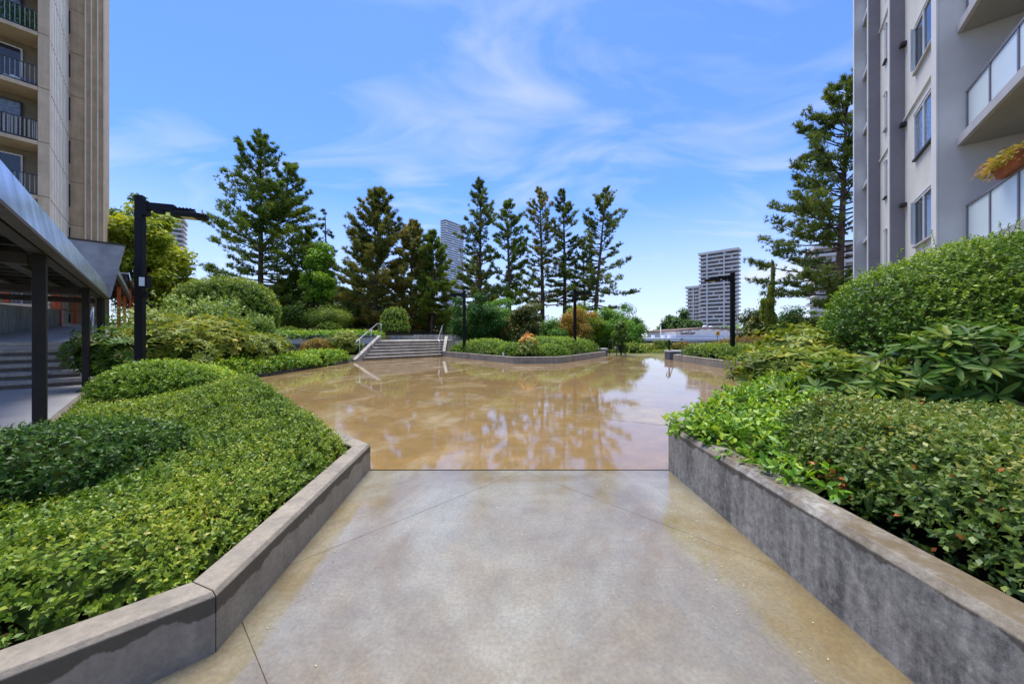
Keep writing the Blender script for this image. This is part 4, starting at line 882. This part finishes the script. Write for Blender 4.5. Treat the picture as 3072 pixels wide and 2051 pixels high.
# ------------------------------------------------------------------ trees
def pine(label, x, y, z0, H, rad, cb=.25, seed=1, lm=None, name="pine_tree", nb=70, dens=1.0, lean=(0, 0), droop=0.0, tuft=.34, prof=None, tr=None, fork=None, mean=.45, group="pines behind the plaza", gaps=.0, upturn=.28, stub=True):
    """conifer: tapered trunk, whorled limbs turning up at the ends, needle tufts along the outer limbs"""
    rng = np.random.default_rng(seed); root = thing(name, label, "tree", (x, y, z0), group); lm = lm or L_pine
    tr = tr or H * .016
    ph = rng.uniform(0, 6, 2)
    def axis_(t): return np.array([x + lean[0] * t + .012 * H * math.sin(3 * t + ph[0]), y + lean[1] * t + .012 * H * math.sin(2.4 * t + ph[1]), z0 + H * t])
    tr_parts = [tube([axis_(t) for t in np.linspace(-.02, .99, 14)], [tr * (1 - .93 * t) + .012 for t in np.linspace(0, 1, 14)], 8)]
    br = []; P = []; A = []; U = []
    prof = prof or (lambda t: (1 - t) ** .75 * (.55 + .45 * min(1, t * 4)))
    stems = [(axis_, 0, 1.0, nb)]
    if fork:
        ft, fx, fy, fh = fork
        b0 = axis_(ft)
        def ax2(t): return b0 + np.array([fx * math.sqrt(t), fy * math.sqrt(t), (fh - ft) * H * t])
        tr_parts.append(tube([ax2(t) for t in np.linspace(0, 1, 9)], [tr * .6 * (1 - .9 * t) + .01 for t in np.linspace(0, 1, 9)], 7)); stems.append((ax2, 1, .62, int(nb * .55)))
    for (axf, isf, scl, n_) in stems:
        for i in range(n_):
            t = (cb + (1 - cb) * (i + rng.random()) / n_) if not isf else (.15 + .85 * (i + rng.random()) / n_)
            u = (t - cb) / (1 - cb) if not isf else t
            if rng.random() < gaps * (1 - u): continue
            ln = rad * prof(u) * rng.uniform(.62, 1.18) * scl + .25; az = rng.uniform(0, 6.283) + i * 2.4
            el = -.25 - droop + .95 * u + rng.normal(0, .12); d = np.array([math.cos(az) * math.cos(el), math.sin(az) * math.cos(el), math.sin(el)]); s0 = axf(t)
            pts = []
            for s in np.linspace(0, 1, 6):
                p = s0 + d * ln * s; p[2] += ln * (upturn * s * s - droop * .5 * s); pts.append(p)
            br.append(tube(pts, [max(.012, tr * .30 * (1 - u * .6) * (1 - .85 * s)) for s in np.linspace(0, 1, 6)], 4, False))
            m_ = int((8 + ln * 15.5) * dens)
            npad = int(6 + ln * 3.4); ps = np.clip(rng.uniform(.25, 1.0, npad) ** .75, 0, 1); ps[0] = 1.0
            ss = ps[rng.integers(0, npad, m_)]; lat = np.array([-d[1], d[0], 0]); lat = lat / max(np.linalg.norm(lat), 1e-6)
            pl_ = rng.normal(size=npad) * (ln * .16) * (1.1 - ps); pi_ = rng.integers(0, npad, m_); ss = ps[pi_]
            pp = s0 + d * ln * ss[:, None] + np.c_[np.zeros((m_, 2)), ln * (upturn * ss * ss - droop * .5 * ss)] + lat * pl_[pi_][:, None]
            off = unit(rng.normal(size=(m_, 3))) * (rng.random((m_, 1)) ** .5) * (.14 + .06 * ln) * [1, 1, .6]
            P.append(pp + off); A.append(unit(d * .5 + off * .6 + np.array([0, 0, .75]) + rng.normal(size=(m_, 3)) * .45)); U.append(np.full(m_, rng.normal(0, .12)))
    P = np.concatenate(P); A = np.concatenate(A); U = np.concatenate(U); n = len(P)
    mesh("trunk", *join(tr_parts), M_bark, root, True); mesh("branches", *join(br), M_barkd, root, True)
    t = np.clip(mean + U + rng.normal(0, .14, n) + .10 * lump(P, .9, seed), 0, 1)
    ls = rng.uniform(.7, 1.25, n) * tuft * .72
    scatter("crown", T_TUFT, P, A, unit(rng.normal(size=(n, 3))), ls, ls, t, lm, root, "stuff")
    return root
def broadleaf(name, label, x, y, z0, H, rad, n, L, lm, seed, trunk_h=.3, clumps=40, mean=.45, squash=1.0, tr=None, group="broadleaf trees and shrubs round the plaza", depth=.5, asp=.55, cone=0.0, bark=None, inner=True):
    """broad-leaved tree or tall shrub: forked trunk and leaf clumps spread through an uneven crown"""
    rng = np.random.default_rng(seed); root = thing(name, label, "tree", (x, y, z0), group); tr = tr or H * .02
    ch = H * (1 - trunk_h); cc = np.array([x, y, z0 + H * trunk_h + ch * .5]); rv = np.array([rad, rad * squash, ch * .5])
    D = unit(rng.normal(size=(clumps, 3))); rr = rng.random(clumps) ** (1 / 2.6) * (1 + .10 * lump(D, 2.5, seed)); C = cc + D * rv * rr[:, None] * .86
    hh = (C[:, 2] - (cc[2] - rv[2])) / (2 * rv[2])
    if cone: C[:, :2] = cc[:2] + (C[:, :2] - cc[:2]) * (1.25 - cone * hh)[:, None]
    top = np.array([x, y, z0 + H * (trunk_h + .55 * (1 - trunk_h))]); parts = [tube([(x, y, z0 - .1), (x + rng.normal(0, .05), y, z0 + H * trunk_h), tuple(top)], [tr, tr * .75, tr * .3], 8)]
    for c in C[: min(clumps, 26)]:
        s = np.array([x, y, z0 + H * trunk_h * rng.uniform(.6, 1.1)]); md = s * .5 + c * .5 + np.array([0, 0, -.06 * H]); parts.append(tube([s, md, c], [tr * .42, tr * .25, tr * .08], 5, False))
    mesh("trunk", *join(parts), bark or M_barkd, root, True)
    k = n // clumps; rc = rad * 2.1 / math.sqrt(clumps) * rng.uniform(.75, 1.35, clumps)
    d2 = unit(rng.normal(size=(clumps, k, 3))); q = d2 * (rng.random((clumps, k, 1)) ** .45) * rc[:, None, None] * [1, 1, .72]
    P = (C[:, None, :] + q).reshape(-1, 3); N = unit((d2 * .8 + np.array([0, 0, .6])).reshape(-1, 3)); n = len(P)
    A, B = orient(N, .3, 1.0, .9, .15, rng)
    t = np.clip(mean + np.repeat(rng.normal(0, .13, clumps), k) + rng.normal(0, .13, n) + .12 * (d2.reshape(-1, 3)[:, 2]), 0, 1)
    ls = rng.uniform(.7, 1.25, n) * L
    scatter("crown", T_DIA, P, A, B, ls, ls * asp, t, lm, root, "stuff")
    return root
# big pine on the left with a second leader
pine("tallest spreading pine with forked top on the left terrace", -24.4, 33, 1.9, 18.6, 6.3, .08, 101, L_pineg, nb=125, dens=1.2, fork=(.42, 2.6, .5, .86), gaps=.12, tuft=.46, mean=.42)
pine("short dark pine beside the tallest spreading pine", -21.6, 36, 1.9, 10.5, 4.2, .06, 102, L_pineg, nb=90, dens=1.4, tuft=.46, mean=.35)
pine("sparse pine with drooping branches behind the lime-green tree", -20.6, 38, 1.9, 13.6, 2.2, .15, 103, L_pine, nb=42, dens=.8, droop=.75, upturn=.0, tuft=.40, mean=.3)
pine("broad pine left of the browning pine", -13.8, 35, 1.9, 14.2, 5.2, .04, 104, L_pineb, nb=165, dens=1.5, tuft=.46, mean=.38)
pine("browning pine with orange dead needles", -10.4, 35.5, 1.8, 11.2, 3.8, .04, 105, L_pineb, nb=125, dens=1.7, tuft=.42, mean=.56)
pine("dense dark green pine left of the glass tower", -8.1, 34.5, 1.6, 10.0, 3.2, .04, 106, L_pineg, nb=120, dens=1.9, tuft=.42, mean=.40)
for i, (s, t, Y, w, cb) in enumerate(((1098, 420, 38, 4.5, .16), (1165, 465, 37, 4.2, .18), (1240, 435, 39, 4.0, .22), (1292, 440, 40, 3.3, .30), (1367, 436, 38, 4.7, .26))):
    X = (s - 1174.5) / 783 * Y; top = 1.25 + (770.8 - t) / 783 * Y
    pine(["first tall pine of the row, just right of the glass tower", "second, shorter pine of the middle row", "third pine of the middle row, above the reddish shrub", "fourth and slimmest pine of the middle row", "last pine of the middle row with bare leaning trunk"][i],
         X, Y, -.3, top + .3, w, cb, 110 + i, [L_pine, L_pineg, L_pineb, L_pine, L_pine][i], nb=[105, 110, 90, 84, 92][i], dens=1.3, gaps=.16, tuft=.42, mean=.42, lean=((.9, 0) if i == 4 else (0, 0)), prof=lambda u: (1 - u) ** .62 * (.85 + .15 * math.sin(u * 11)))
pine("slim pine trunk leaning among the middle row", 8.3, 39.5, -.4, 12.5, 2.2, .5, 116, L_pine, nb=30, dens=1.0, gaps=.3, tuft=.42)
pine("large pine half hidden behind the right-hand building", 22.8, 23.5, -.2, 19.0, 6.6, .08, 117, L_pine, nb=140, dens=1.15, gaps=.1, tuft=.46, mean=.36)
pine("dark background pine left of the broad pine", -18.2, 41, 1.9, 10.5, 3.8, .05, 118, L_pineg, nb=80, dens=1.2, tuft=.5, mean=.35)
pine("background pine filling the gap behind the dense dark pine", -4.6, 43, 1.0, 10.0, 3.4, .08, 119, L_pineb, nb=70, dens=1.2, tuft=.5, mean=.4)
# bright trees on the left
broadleaf("lime_tree", "lime-green tree behind the left lamp post", -28.2, 26.5, 1.5, 10.6, 3.3, 22000, .30, L_lime, 121, .12, 75, cone=.75, mean=.62)
broadleaf("green_tree", "bright green young tree between the pines", -17.7, 31.5, 1.6, 9.4, 2.0, 20000, .22, L_fresh, 122, .08, 60, cone=.95, mean=.66)
broadleaf("dark_tree", "dark tree at the edge of the beige tower", -33, 30, 1.5, 12, 2.2, 9000, .26, L_tree, 123, .1, 40)
bush("trimmed_hedge", "big dark trimmed hedge mound below the lime-green tree", "hedge", (-19.4, 23.0, 2.6), (3.3, 2.0, 2.45), 34000, .13, L_tree, seed=124, lumpy=.04, mean=.5, top=.25, e=.85, depth=.08, z0=1.0)
for i, (s, t, b, Y, r, h) in enumerate(((600, 742, 772, 26, .62, .55), (655, 752, 775, 28, 1.0, .45), (905, 707, 757, 27, 1.0, 1.0), (905, 735, 760, 26.7, 1.1, .55), (755, 742, 765, 28, .8, .4), (560, 760, 780, 22, 1.4, .5))):
    X = (s - 1174.5) / 783 * Y; zt_ = 1.25 + (770.8 - t) / 783 * Y
    bush("clipped_bush", ["dark ball bush at the foot of the tallest pine", "low yellowish clipped bush right of the tallest pine", "upper tier of the clipped bush by the stair landing", "lower tier of the clipped bush by the stair landing", "small clipped bush under the layered juniper", "low bush above the banded wall"][i], "bush",
         (X, Y, zt_ - h), (r, r * .8, h), 5500, .11, [L_dark, L_hedge, L_tree, L_tree, L_tree, L_round][i], seed=130 + i, lumpy=.04, mean=.45, z0=1.1)
# layered juniper
jr = broadleaf("juniper_tree", "low layered juniper on the terrace lawn", -15.8, 29.5, 1.3, 2.2, 2.0, 16000, .13, L_tree, 136, .35, 26, squash=.8, asp=.3, mean=.55)
broadleaf("understorey_tree", "small dark tree under the tallest pine", -19.2, 31, 1.5, 2.4, 1.8, 9000, .15, L_tree, 137, .25, 24, mean=.25)
broadleaf("understorey_tree", "yellow-green shrub behind the tallest pine trunk", -23.6, 31, 1.6, 3.2, 1.2, 5000, .15, L_lime, 138, .15, 18, mean=.4)
for i, (x, y, w) in enumerate(((-12, 40, 4.5), (-19, 43, 5.5), (-27, 41, 5), (-6, 41, 4))):
    broadleaf("dark_thicket", ["dark thicket behind the browning pine", "dark thicket behind the bright young tree", "dark thicket left behind the tallest pine", "dark thicket right behind the dense pine"][i], x, y, 1.2, [4.6, 5.4, 5.6, 3.6][i], w, 9000, .30, L_tree, 140 + i, .05, 60, mean=.3, squash=.5)
# shrubs behind the island bed
broadleaf("laurel", "big glossy green shrub behind the left of the island bed", -2.5, 22.6, 0, 4.2, 1.95, 20000, .13, L_laurel, 151, .06, 60, mean=.5, squash=.7)
broadleaf("laurel", "light green shrub top behind the big glossy shrub", -1.0, 24.5, 0, 4.1, 1.6, 14000, .13, L_fresh, 152, .1, 40, mean=.5)
broadleaf("photinia", "dark shrub with reddish yellow tips behind the island bed", .75, 22.8, 0, 3.75, 1.55, 18000, .13, L_photi, 153, .06, 55, mean=.52, squash=.7)
broadleaf("laurel", "dull green low shrub between photinia and amber tree", 2.7, 23.5, 0, 2.6, 1.0, 9000, .12, L_fresh, 154, .05, 26, mean=.3)
broadleaf("amber_tree", "small amber-leaved tree behind the right lamp of the island", 4.6, 24.5, 0, 3.7, 1.6, 8000, .12, L_amber, 155, .1, 60, mean=.42, bark=M_twigb, depth=.5)
for i, (s, t, Y, r, n_) in enumerate(((1330, 690, 30, 2.0, 12000), (1400, 705, 31, 2.4, 16000), (1440, 722, 33, 1.9, 11000), (1420, 690, 36, 1.9, 5000))):
    X = (s - 1174.5) / 783 * Y; zt_ = 1.25 + (770.8 - t) / 783 * Y
    broadleaf("green_tree", ["green tree behind the amber tree", "wide green tree left of the school", "green tree nearest the school roof", "thin open tree above the wide green tree"][i], X, Y, -.6, zt_ + .6, r, n_, .17, [L_lime, L_fresh, L_fresh, L_fresh][i], 160 + i, .12, 44 if i < 3 else 20, mean=.38)
broadleaf("small_fir", "small dark young conifer by the black handrail", 7.7, 24.2, -.2, 2.6, .75, 5000, .12, L_tree, 165, .1, 26, cone=1.0, mean=.35)
hedge("low_hedge", "low yellow-green hedge strip beyond the dry grass", "hedge", [(4.5, 28.6), (17, 26.2), (17.6, 27.2), (4.5, 29.8)], -.4, lambda q: .05 + 0 * q[:, 0], 14000, .08, L_hedge, seed=16, edge=.4, mean=.62, depth=.08, step=.3)
for i, (s, t, Y, r, lm_) in enumerate(((1495, 795, 30, .55, L_spirea), (1520, 783, 31, .9, L_tree), (1568, 787, 30, 1.15, L_spirea), (1655, 790, 28, 1.2, L_spirea), (1475, 790, 29, .9, L_tree), (1450, 788, 28, .9, L_tree))):
    X = (s - 1174.5) / 783 * Y; zt_ = 1.25 + (770.8 - t) / 783 * Y
    bush("roadside_shrub", ["small bronze shrub before the school wall", "green shrub before the middle of the school", "wide bronze shrub before the school", "bronze shrub right of the black handrail", "dark green shrub behind the left handrail", "low green shrub at the left end of the dry grass"][i], "shrub",
         (X, Y, zt_ - .75), (r, r, .75), 3000, .14, lm_, seed=170 + i, lumpy=.12, depth=.3, mean=.5, out=1.0, z0=-.5)
# right background planting
for i, (s, t, Y, r, lm_, cone) in enumerate(((1722, 700, 34, 1.3, L_photi, .3), (1738, 722, 30, 1.2, L_tree, .8), (1752, 705, 29, 1.3, L_photi, .5), (1800, 690, 29, 1.9, L_laurel, .6), (1835, 715, 32, 1.5, L_tree, .6), (1868, 705, 40, 1.2, L_tree, .3), (1905, 730, 30, 2.0, L_tree, .3), (1790, 745, 36, 1.6, L_tree, .7))):
    X = (s - 1174.5) / 783 * Y; zt_ = 1.25 + (770.8 - t) / 783 * Y
    broadleaf("background_tree", ["thin brownish tree in front of the far grey tower", "dark green small tree right of the far lamp", "reddish shrub left of the weeping conifer", "dark glossy tree right of the weeping conifer", "dark green tree beyond the bronze hedge", "slim poplar-like tree near the big right pine", "bushy tree below the big right pine", "small conifer at the right end of the school"][i], X, Y, -.5, zt_ + .5, r, 6500, .19, lm_, 180 + i, .1, 34, cone=cone, mean=.42)
# weeping conifer
wx, wy = (1770 - 1174.5) / 783 * 27, 27
wp = thing("weeping_conifer", "narrow weeping conifer column right of the far lamp post", "tree", (wx, wy, 0))
rng = np.random.default_rng(190); n = 9000; hgt = rng.uniform(0, 1, n) ** 1.3; zc_ = .3 + hgt * 7.0; rad_ = np.where(zc_ < 5, .42 * (1 - .45 * zc_ / 5), .16 * np.maximum(.3, (7.6 - zc_) / 2.6)); a = rng.uniform(0, 6.283, n); rr_ = rad_ * np.sqrt(rng.random(n)) * (1 + .3 * np.sin(zc_ * 5))
P = np.c_[wx + rr_ * np.cos(a) + .12 * np.sin(zc_ * 1.2), wy + rr_ * np.sin(a), zc_]
arm = rng.random(n) < .12; P[arm, 0] = wx - .62 + rng.normal(0, .09, arm.sum()); P[arm, 2] = rng.uniform(2.6, 4.3, arm.sum())
A = unit(np.c_[rng.normal(size=(n, 2)) * .3, -np.ones(n)]); scatter("crown", T_DIA, P, A, unit(rng.normal(size=(n, 3))), .24, .07, tints(n, .75, .2), L_pineg, wp, "stuff")
tubeobj("trunk", [(wx, wy, -.3), (wx + .1, wy, 3), (wx, wy, 7.3)], [.16, .11, .03], M_barkd, wp)
tubeobj("limb", [(wx, wy, 4.2), (wx - .5, wy, 4.5), (wx - .62, wy, 4.2)], [.05, .04, .03], M_barkd, wp)

# ------------------------------------------------------------------ distant buildings
sc = thing("school", "low white school with shallow gable and flat-roofed wing", "building", (39, 75, -2.3))
YS = 75
def sx(u): return (u - 1536) / 1024 * YS
def sz(v): return 1.25 - (v - 1008) / 1024 * YS
x0, x1, xp = sx(2028), sx(2262), sx(2120)
V = [(x0, YS, -2.3), (x1, YS, -2.3), (x1, YS, sz(994)), (xp, YS, sz(985.5)), (x0, YS, sz(994))]; V += [(a, b + 16, c) for a, b, c in V]
mesh("gable_wall", V, [(0, 1, 2, 3, 4), (9, 8, 7, 6, 5), (0, 5, 6, 1), (1, 6, 7, 2), (4, 9, 5, 0)], M_white, sc)
for (a, za, b, zb) in ((x0 - .8, sz(994.5), xp, sz(984.8)), (xp, sz(984.8), x1 + .8, sz(994.5))):
    V = [(a, YS - 1.2, za), (b, YS - 1.2, zb), (b, YS + 17, zb), (a, YS + 17, za)]; V += [(p, q_, r_ + .28) for p, q_, r_ in V]; mesh("roof_slope", V, BOXF, M_roofb, sc)
for i in range(7):
    u = 2045 + i * 24; v = 994.5 - 9 * (1 - abs(u - 2120) / 92); WF.box("beam_end", (sx(u) - .13, sx(u) + .13), (YS - 1.3, YS - .02), (sz(v + 3.2) - .1, sz(v + 3.2) + .12), M_frame, sc)
WF.box("wing_wall", (sx(1700), sx(2150)), (YS - 4, YS + 6), (-2.3, sz(1021)), M_white, sc); WF.box("wing_roof", (sx(1700), sx(2262)), (YS - 6.5, YS + 6), (sz(1021) + .01, sz(1013.5)), M_cap, sc)
WF.box("tan_band", (sx(1705), sx(2048)), (YS - 4.05, YS - 4.01), (sz(1028), sz(1021.5)), M_tan, sc)
WF.box("entry_recess", (sx(2060), sx(2140)), (YS - 4.06, YS - 4.01), (sz(1040), sz(1022)), M_tan, sc)
for u in (1912, 1926, 1950, 1975): WF.box("window", (sx(u), sx(u + 9)), (YS - 4.08, YS - 4.01), (sz(1037), sz(1031)), M_sign, sc)
for u in (1868, 1946, 1975, 1993): WF.box("roof_vent", (sx(u), sx(u + 7)), (YS - 2, YS - 1.4), (sz(1013), sz(1004.5)), M_frame, sc); 
def letters(txt, x, y, z, size, m, parent, name="sign_letters"):
    cu = bpy.data.curves.new(name, 'FONT'); cu.body = txt; cu.size = size; cu.extrude = .02; o = bpy.data.objects.new("tmp", cu); COL.objects.link(o)
    dg = bpy.context.evaluated_depsgraph_get(); me = bpy.data.meshes.new_from_object(o.evaluated_get(dg)); bpy.data.objects.remove(o); me.name = name
    ob = link(name, me, m, parent, (x, y, z)); ob.rotation_euler = (math.radians(90), 0, 0); return ob
letters("Elementary School", sx(2041), YS - .06, sz(1003.5), .40, M_sign, sc)
for i in range(15):
    if i != 9: WF.box("letter", (sx(2042) + i * .215, sx(2042) + i * .215 + (.15 if i % 3 else .11)), (YS - .08, YS - .02), (sz(1000.2), sz(1000.2) + (.24 if i % 4 else .30)), M_sign, sc)
for u, v, r in ((2137, 980, .55), (2155, 981, .45)): core("satellite_dish", (sx(u), YS + 3, sz(v)), (r, .3, r * .8), .02, 3, 5, 1, M_frame, sc)
fp = thing("flagpole", "thin white flagpole before the flat-roofed school wing", "flagpole", (sx(1982), 70, -2.3)); tubeobj("pole", [(sx(1982) * 70 / 75, 70, -2.3), (sx(1982) * 70 / 75, 70, 3.2)], .07, M_frame, fp)
core("finial", (sx(1982) * 70 / 75, 70, 3.25), (.1, .1, .1), 0, 1, 1, 1, M_frame, fp)
sg = thing("crossing_sign", "yellow pentagon crossing sign in front of the school gable", "road sign", (30, 50, -1.5))
xs = (2153 - 1536) / 1024 * 50; zc_ = 1.25 - (1000 - 1008) / 1024 * 50
prism("pole", [(xs - .04, 50), (xs + .04, 50), (xs + .04, 50.08), (xs - .04, 50.08)], -1.6, zc_, M_blue, sg)
V = [(xs - .26, 49.97, zc_ - .30), (xs + .26, 49.97, zc_ - .30), (xs + .28, 49.97, zc_ + .18), (xs, 49.97, zc_ + .45), (xs - .28, 49.97, zc_ + .18)]; V += [(a, b - .03, c) for a, b, c in V]
pent = mesh("plate", V, [(0, 1, 2, 3, 4), (9, 8, 7, 6, 5)] + [(i, 5 + i, 5 + (i + 1) % 5, (i + 1) % 5) for i in range(5)], M_yellow, sg)
mesh("walking_figures", [(xs - .1, 49.93, zc_ - .14), (xs + .12, 49.93, zc_ - .14), (xs + .06, 49.93, zc_ + .1), (xs - .04, 49.93, zc_ + .12)], [(0, 1, 2, 3)], M_edge, sg)
fg = thing("gate_frame", "blue-grey tube gate with post in front of the school", "gate", (27, 52, -1.6))
for (ua, ub, v) in ((1980, 2130, 1025), (1980, 2130, 1042)):
    tubeobj("rail", [((ua - 1536) / 1024 * 52, 52, 1.25 - (v - 4 - 1008) / 1024 * 52), ((ub - 1536) / 1024 * 52, 52, 1.25 - (v + 3 - 1008) / 1024 * 52)], .06, M_blue, fg)
WF.box("gate_post", ((2041 - 1536) / 1024 * 52, (2047 - 1536) / 1024 * 52), (51.8, 52.1), (-1.6, 1.25 - (1014 - 1008) / 1024 * 52), M_blue, fg)
for i in range(22):
    u = 1985 + i * 6.6; x = (u - 1536) / 1024 * 52; tubeobj("picket", [(x, 52, 1.25 - (1042 - 1008) / 1024 * 52), (x, 52, 1.25 - (1026 - 1008) / 1024 * 52)], .02, M_blue, fg, 5)
def far_tower(label, F, k1, m1, z0, nf, fh, mw, ms, mg, fins=(), over=1.1, roof=1.6, slabh=1.0, bays=6, name="tower_block"):
    t = thing(name, label, "building", F.p3(k1 / 2, m1 / 2, z0)); ztop = z0 + nf * fh
    F.box("core_wall", (0, k1), (0, m1), (z0, ztop), mg, t)
    for i in range(nf):
        z = z0 + i * fh; F.box("balcony_band", (-over, k1 + over), (-over, m1 + over), (z, z + slabh), ms, t)
        for (j, a) in enumerate(np.linspace(0, k1, bays + 1)[:-1]):
            if (i * 7 + j * 5) % 4 != 0: F.box("wall_panel", (a + k1 / bays * .1, a + k1 / bays * (.38 + .1 * ((i + j) % 3))), (-.08, -.02), (z + slabh + .02, z + fh - .02), mw if (i + j) % 3 else ms, t)
    for f in fins: F.box("fin_wall", (f, f + .7), (-over - .2, -.01), (z0, ztop), ms, t)
    F.box("roof_band", (-over - .3, k1 + over + .3), (-over - .3, m1 + over + .3), (ztop, ztop + roof), ms, t)
    return t
# grey balcony tower beyond the school
def at(u, Y): return (u - 1536) / 1024 * Y
far_tower("tall grey balcony tower beyond the school", Frame((at(2102, 246), 246), unit(np.array([.72, -.695])), unit(np.array([.695, .72]))), 22, 7, -6, 24, 2.72, M_roofb, M_tslab, M_tglass, (4, 14.5), bays=6)
far_tower("shorter grey balcony tower left behind the tall one", Frame((at(2063, 262), 262), unit(np.array([.72, -.695])), unit(np.array([.695, .72]))), 10, 7, -6, 16, 2.72, M_twall, M_tslab, M_tglass, (4,), bays=4)
far_tower("pale balcony tower behind the big right pine", Frame((at(2455, 120), 120), unit(np.array([.85, -.5])), unit(np.array([.5, .85]))), 16, 12, -4, 13, 2.75, M_roofb, M_tslab, M_twall, (6,), bays=5)
far_tower("blue glass high-rise behind the pines", Frame((at(1336, 440), 440), unit(np.array([.59, .81])), unit(np.array([-.81, .59]))), 33, 8.5, -20, 56, 3.05, M_bglass, M_bslab, M_bglass, (), over=.9, roof=.8, slabh=1.3, bays=3, name="high_rise")
far_tower("small white tower peeking out behind the lime-green tree", Frame((at(455, 190), 190), unit(np.array([.8, .6])), unit(np.array([-.6, .8]))), 12, 12, -5, 26, 2.8, M_twall, M_tslab, M_tglass, (4,), bays=4)
lb = thing("low_building", "long brown-roofed low building behind the trimmed hedge", "building", (-34, 46, 1.5))
WF.box("wall", (-42, -24), (46, 60), (1.5, 7.4), M_tan, lb); WF.box("roof", (-42.6, -23.4), (45.2, 60.8), (7.41, 8.0), M_roofb, lb)
fc = thing("far_wood", "line of light green trees far behind the school", "wood", (20, 130, -3)); fc["kind"] = "stuff"
n = 18000; rng = np.random.default_rng(200); cx = rng.uniform(-60, 260, 90); cr_ = rng.uniform(3, 6, 90); ci = rng.integers(0, 90, n)
P = np.c_[cx[ci], 125 + rng.normal(0, 4, 90)[ci], np.full(n, -2.0)] + unit(rng.normal(size=(n, 3))) * (cr_[ci] * rng.random(n) ** .4)[:, None] * [1.1, 1, .9]
P[:, 2] = P[:, 2] + 3.0; A, B = orient(np.tile([0, -.5, .8], (n, 1)), .2, 1, 1, 0, rng)
del fc["category"]; scatter("foliage", T_DIA, P, A, B, 1.0, .7, tints(n, .45, .2), L_fresh, fc, "stuff")
for i, (s, t, Y, r) in enumerate(((1540, 714, 95, 4.0), (1568, 704, 100, 3.6), (1592, 724, 92, 3.8), (1553, 732, 88, 3.4))):
    X = (s - 1174.5) / 783 * Y; zt_ = 1.25 + (770.8 - t) / 783 * Y
    broadleaf("distant_fir", ["distant dark fir left of the grey towers", "tallest distant fir before the short grey tower", "distant dark tree at the foot of the tall grey tower", "lowest distant tree behind the school roof"][i], X, Y, -2.5, zt_ + 2.5, r, 4500, .62, L_tree, 210 + i, .05, 40, cone=1.1, mean=.12, group="distant trees")
# ------------------------------------------------------------------ small litter on the wet paving
n = 90; rng = np.random.default_rng(301); P = np.c_[np.concatenate([rng.normal(1.15, .17, 62), rng.normal(-.98, .15, 12), rng.uniform(-1.1, 1.3, 16)]), rng.uniform(1.1, 3.1, n), np.full(n, .006)]
P[:, 0] = np.clip(P[:, 0], -1.05, 1.38)
lt = thing("leaf_litter", "tiny fallen petals scattered on the wet path", "litter", (0, 2, 0)); lt["kind"] = "stuff"; del lt["category"]
A = unit(np.c_[rng.normal(size=(n, 2)), np.zeros(n)]); scatter("petals", T_DIA, P, A, np.tile([0, 0, 1.0], (n, 1)), rng.uniform(.005, .013, n), rng.uniform(.003, .007, n), rng.uniform(0, 1, n), L_litter, lt, "stuff")
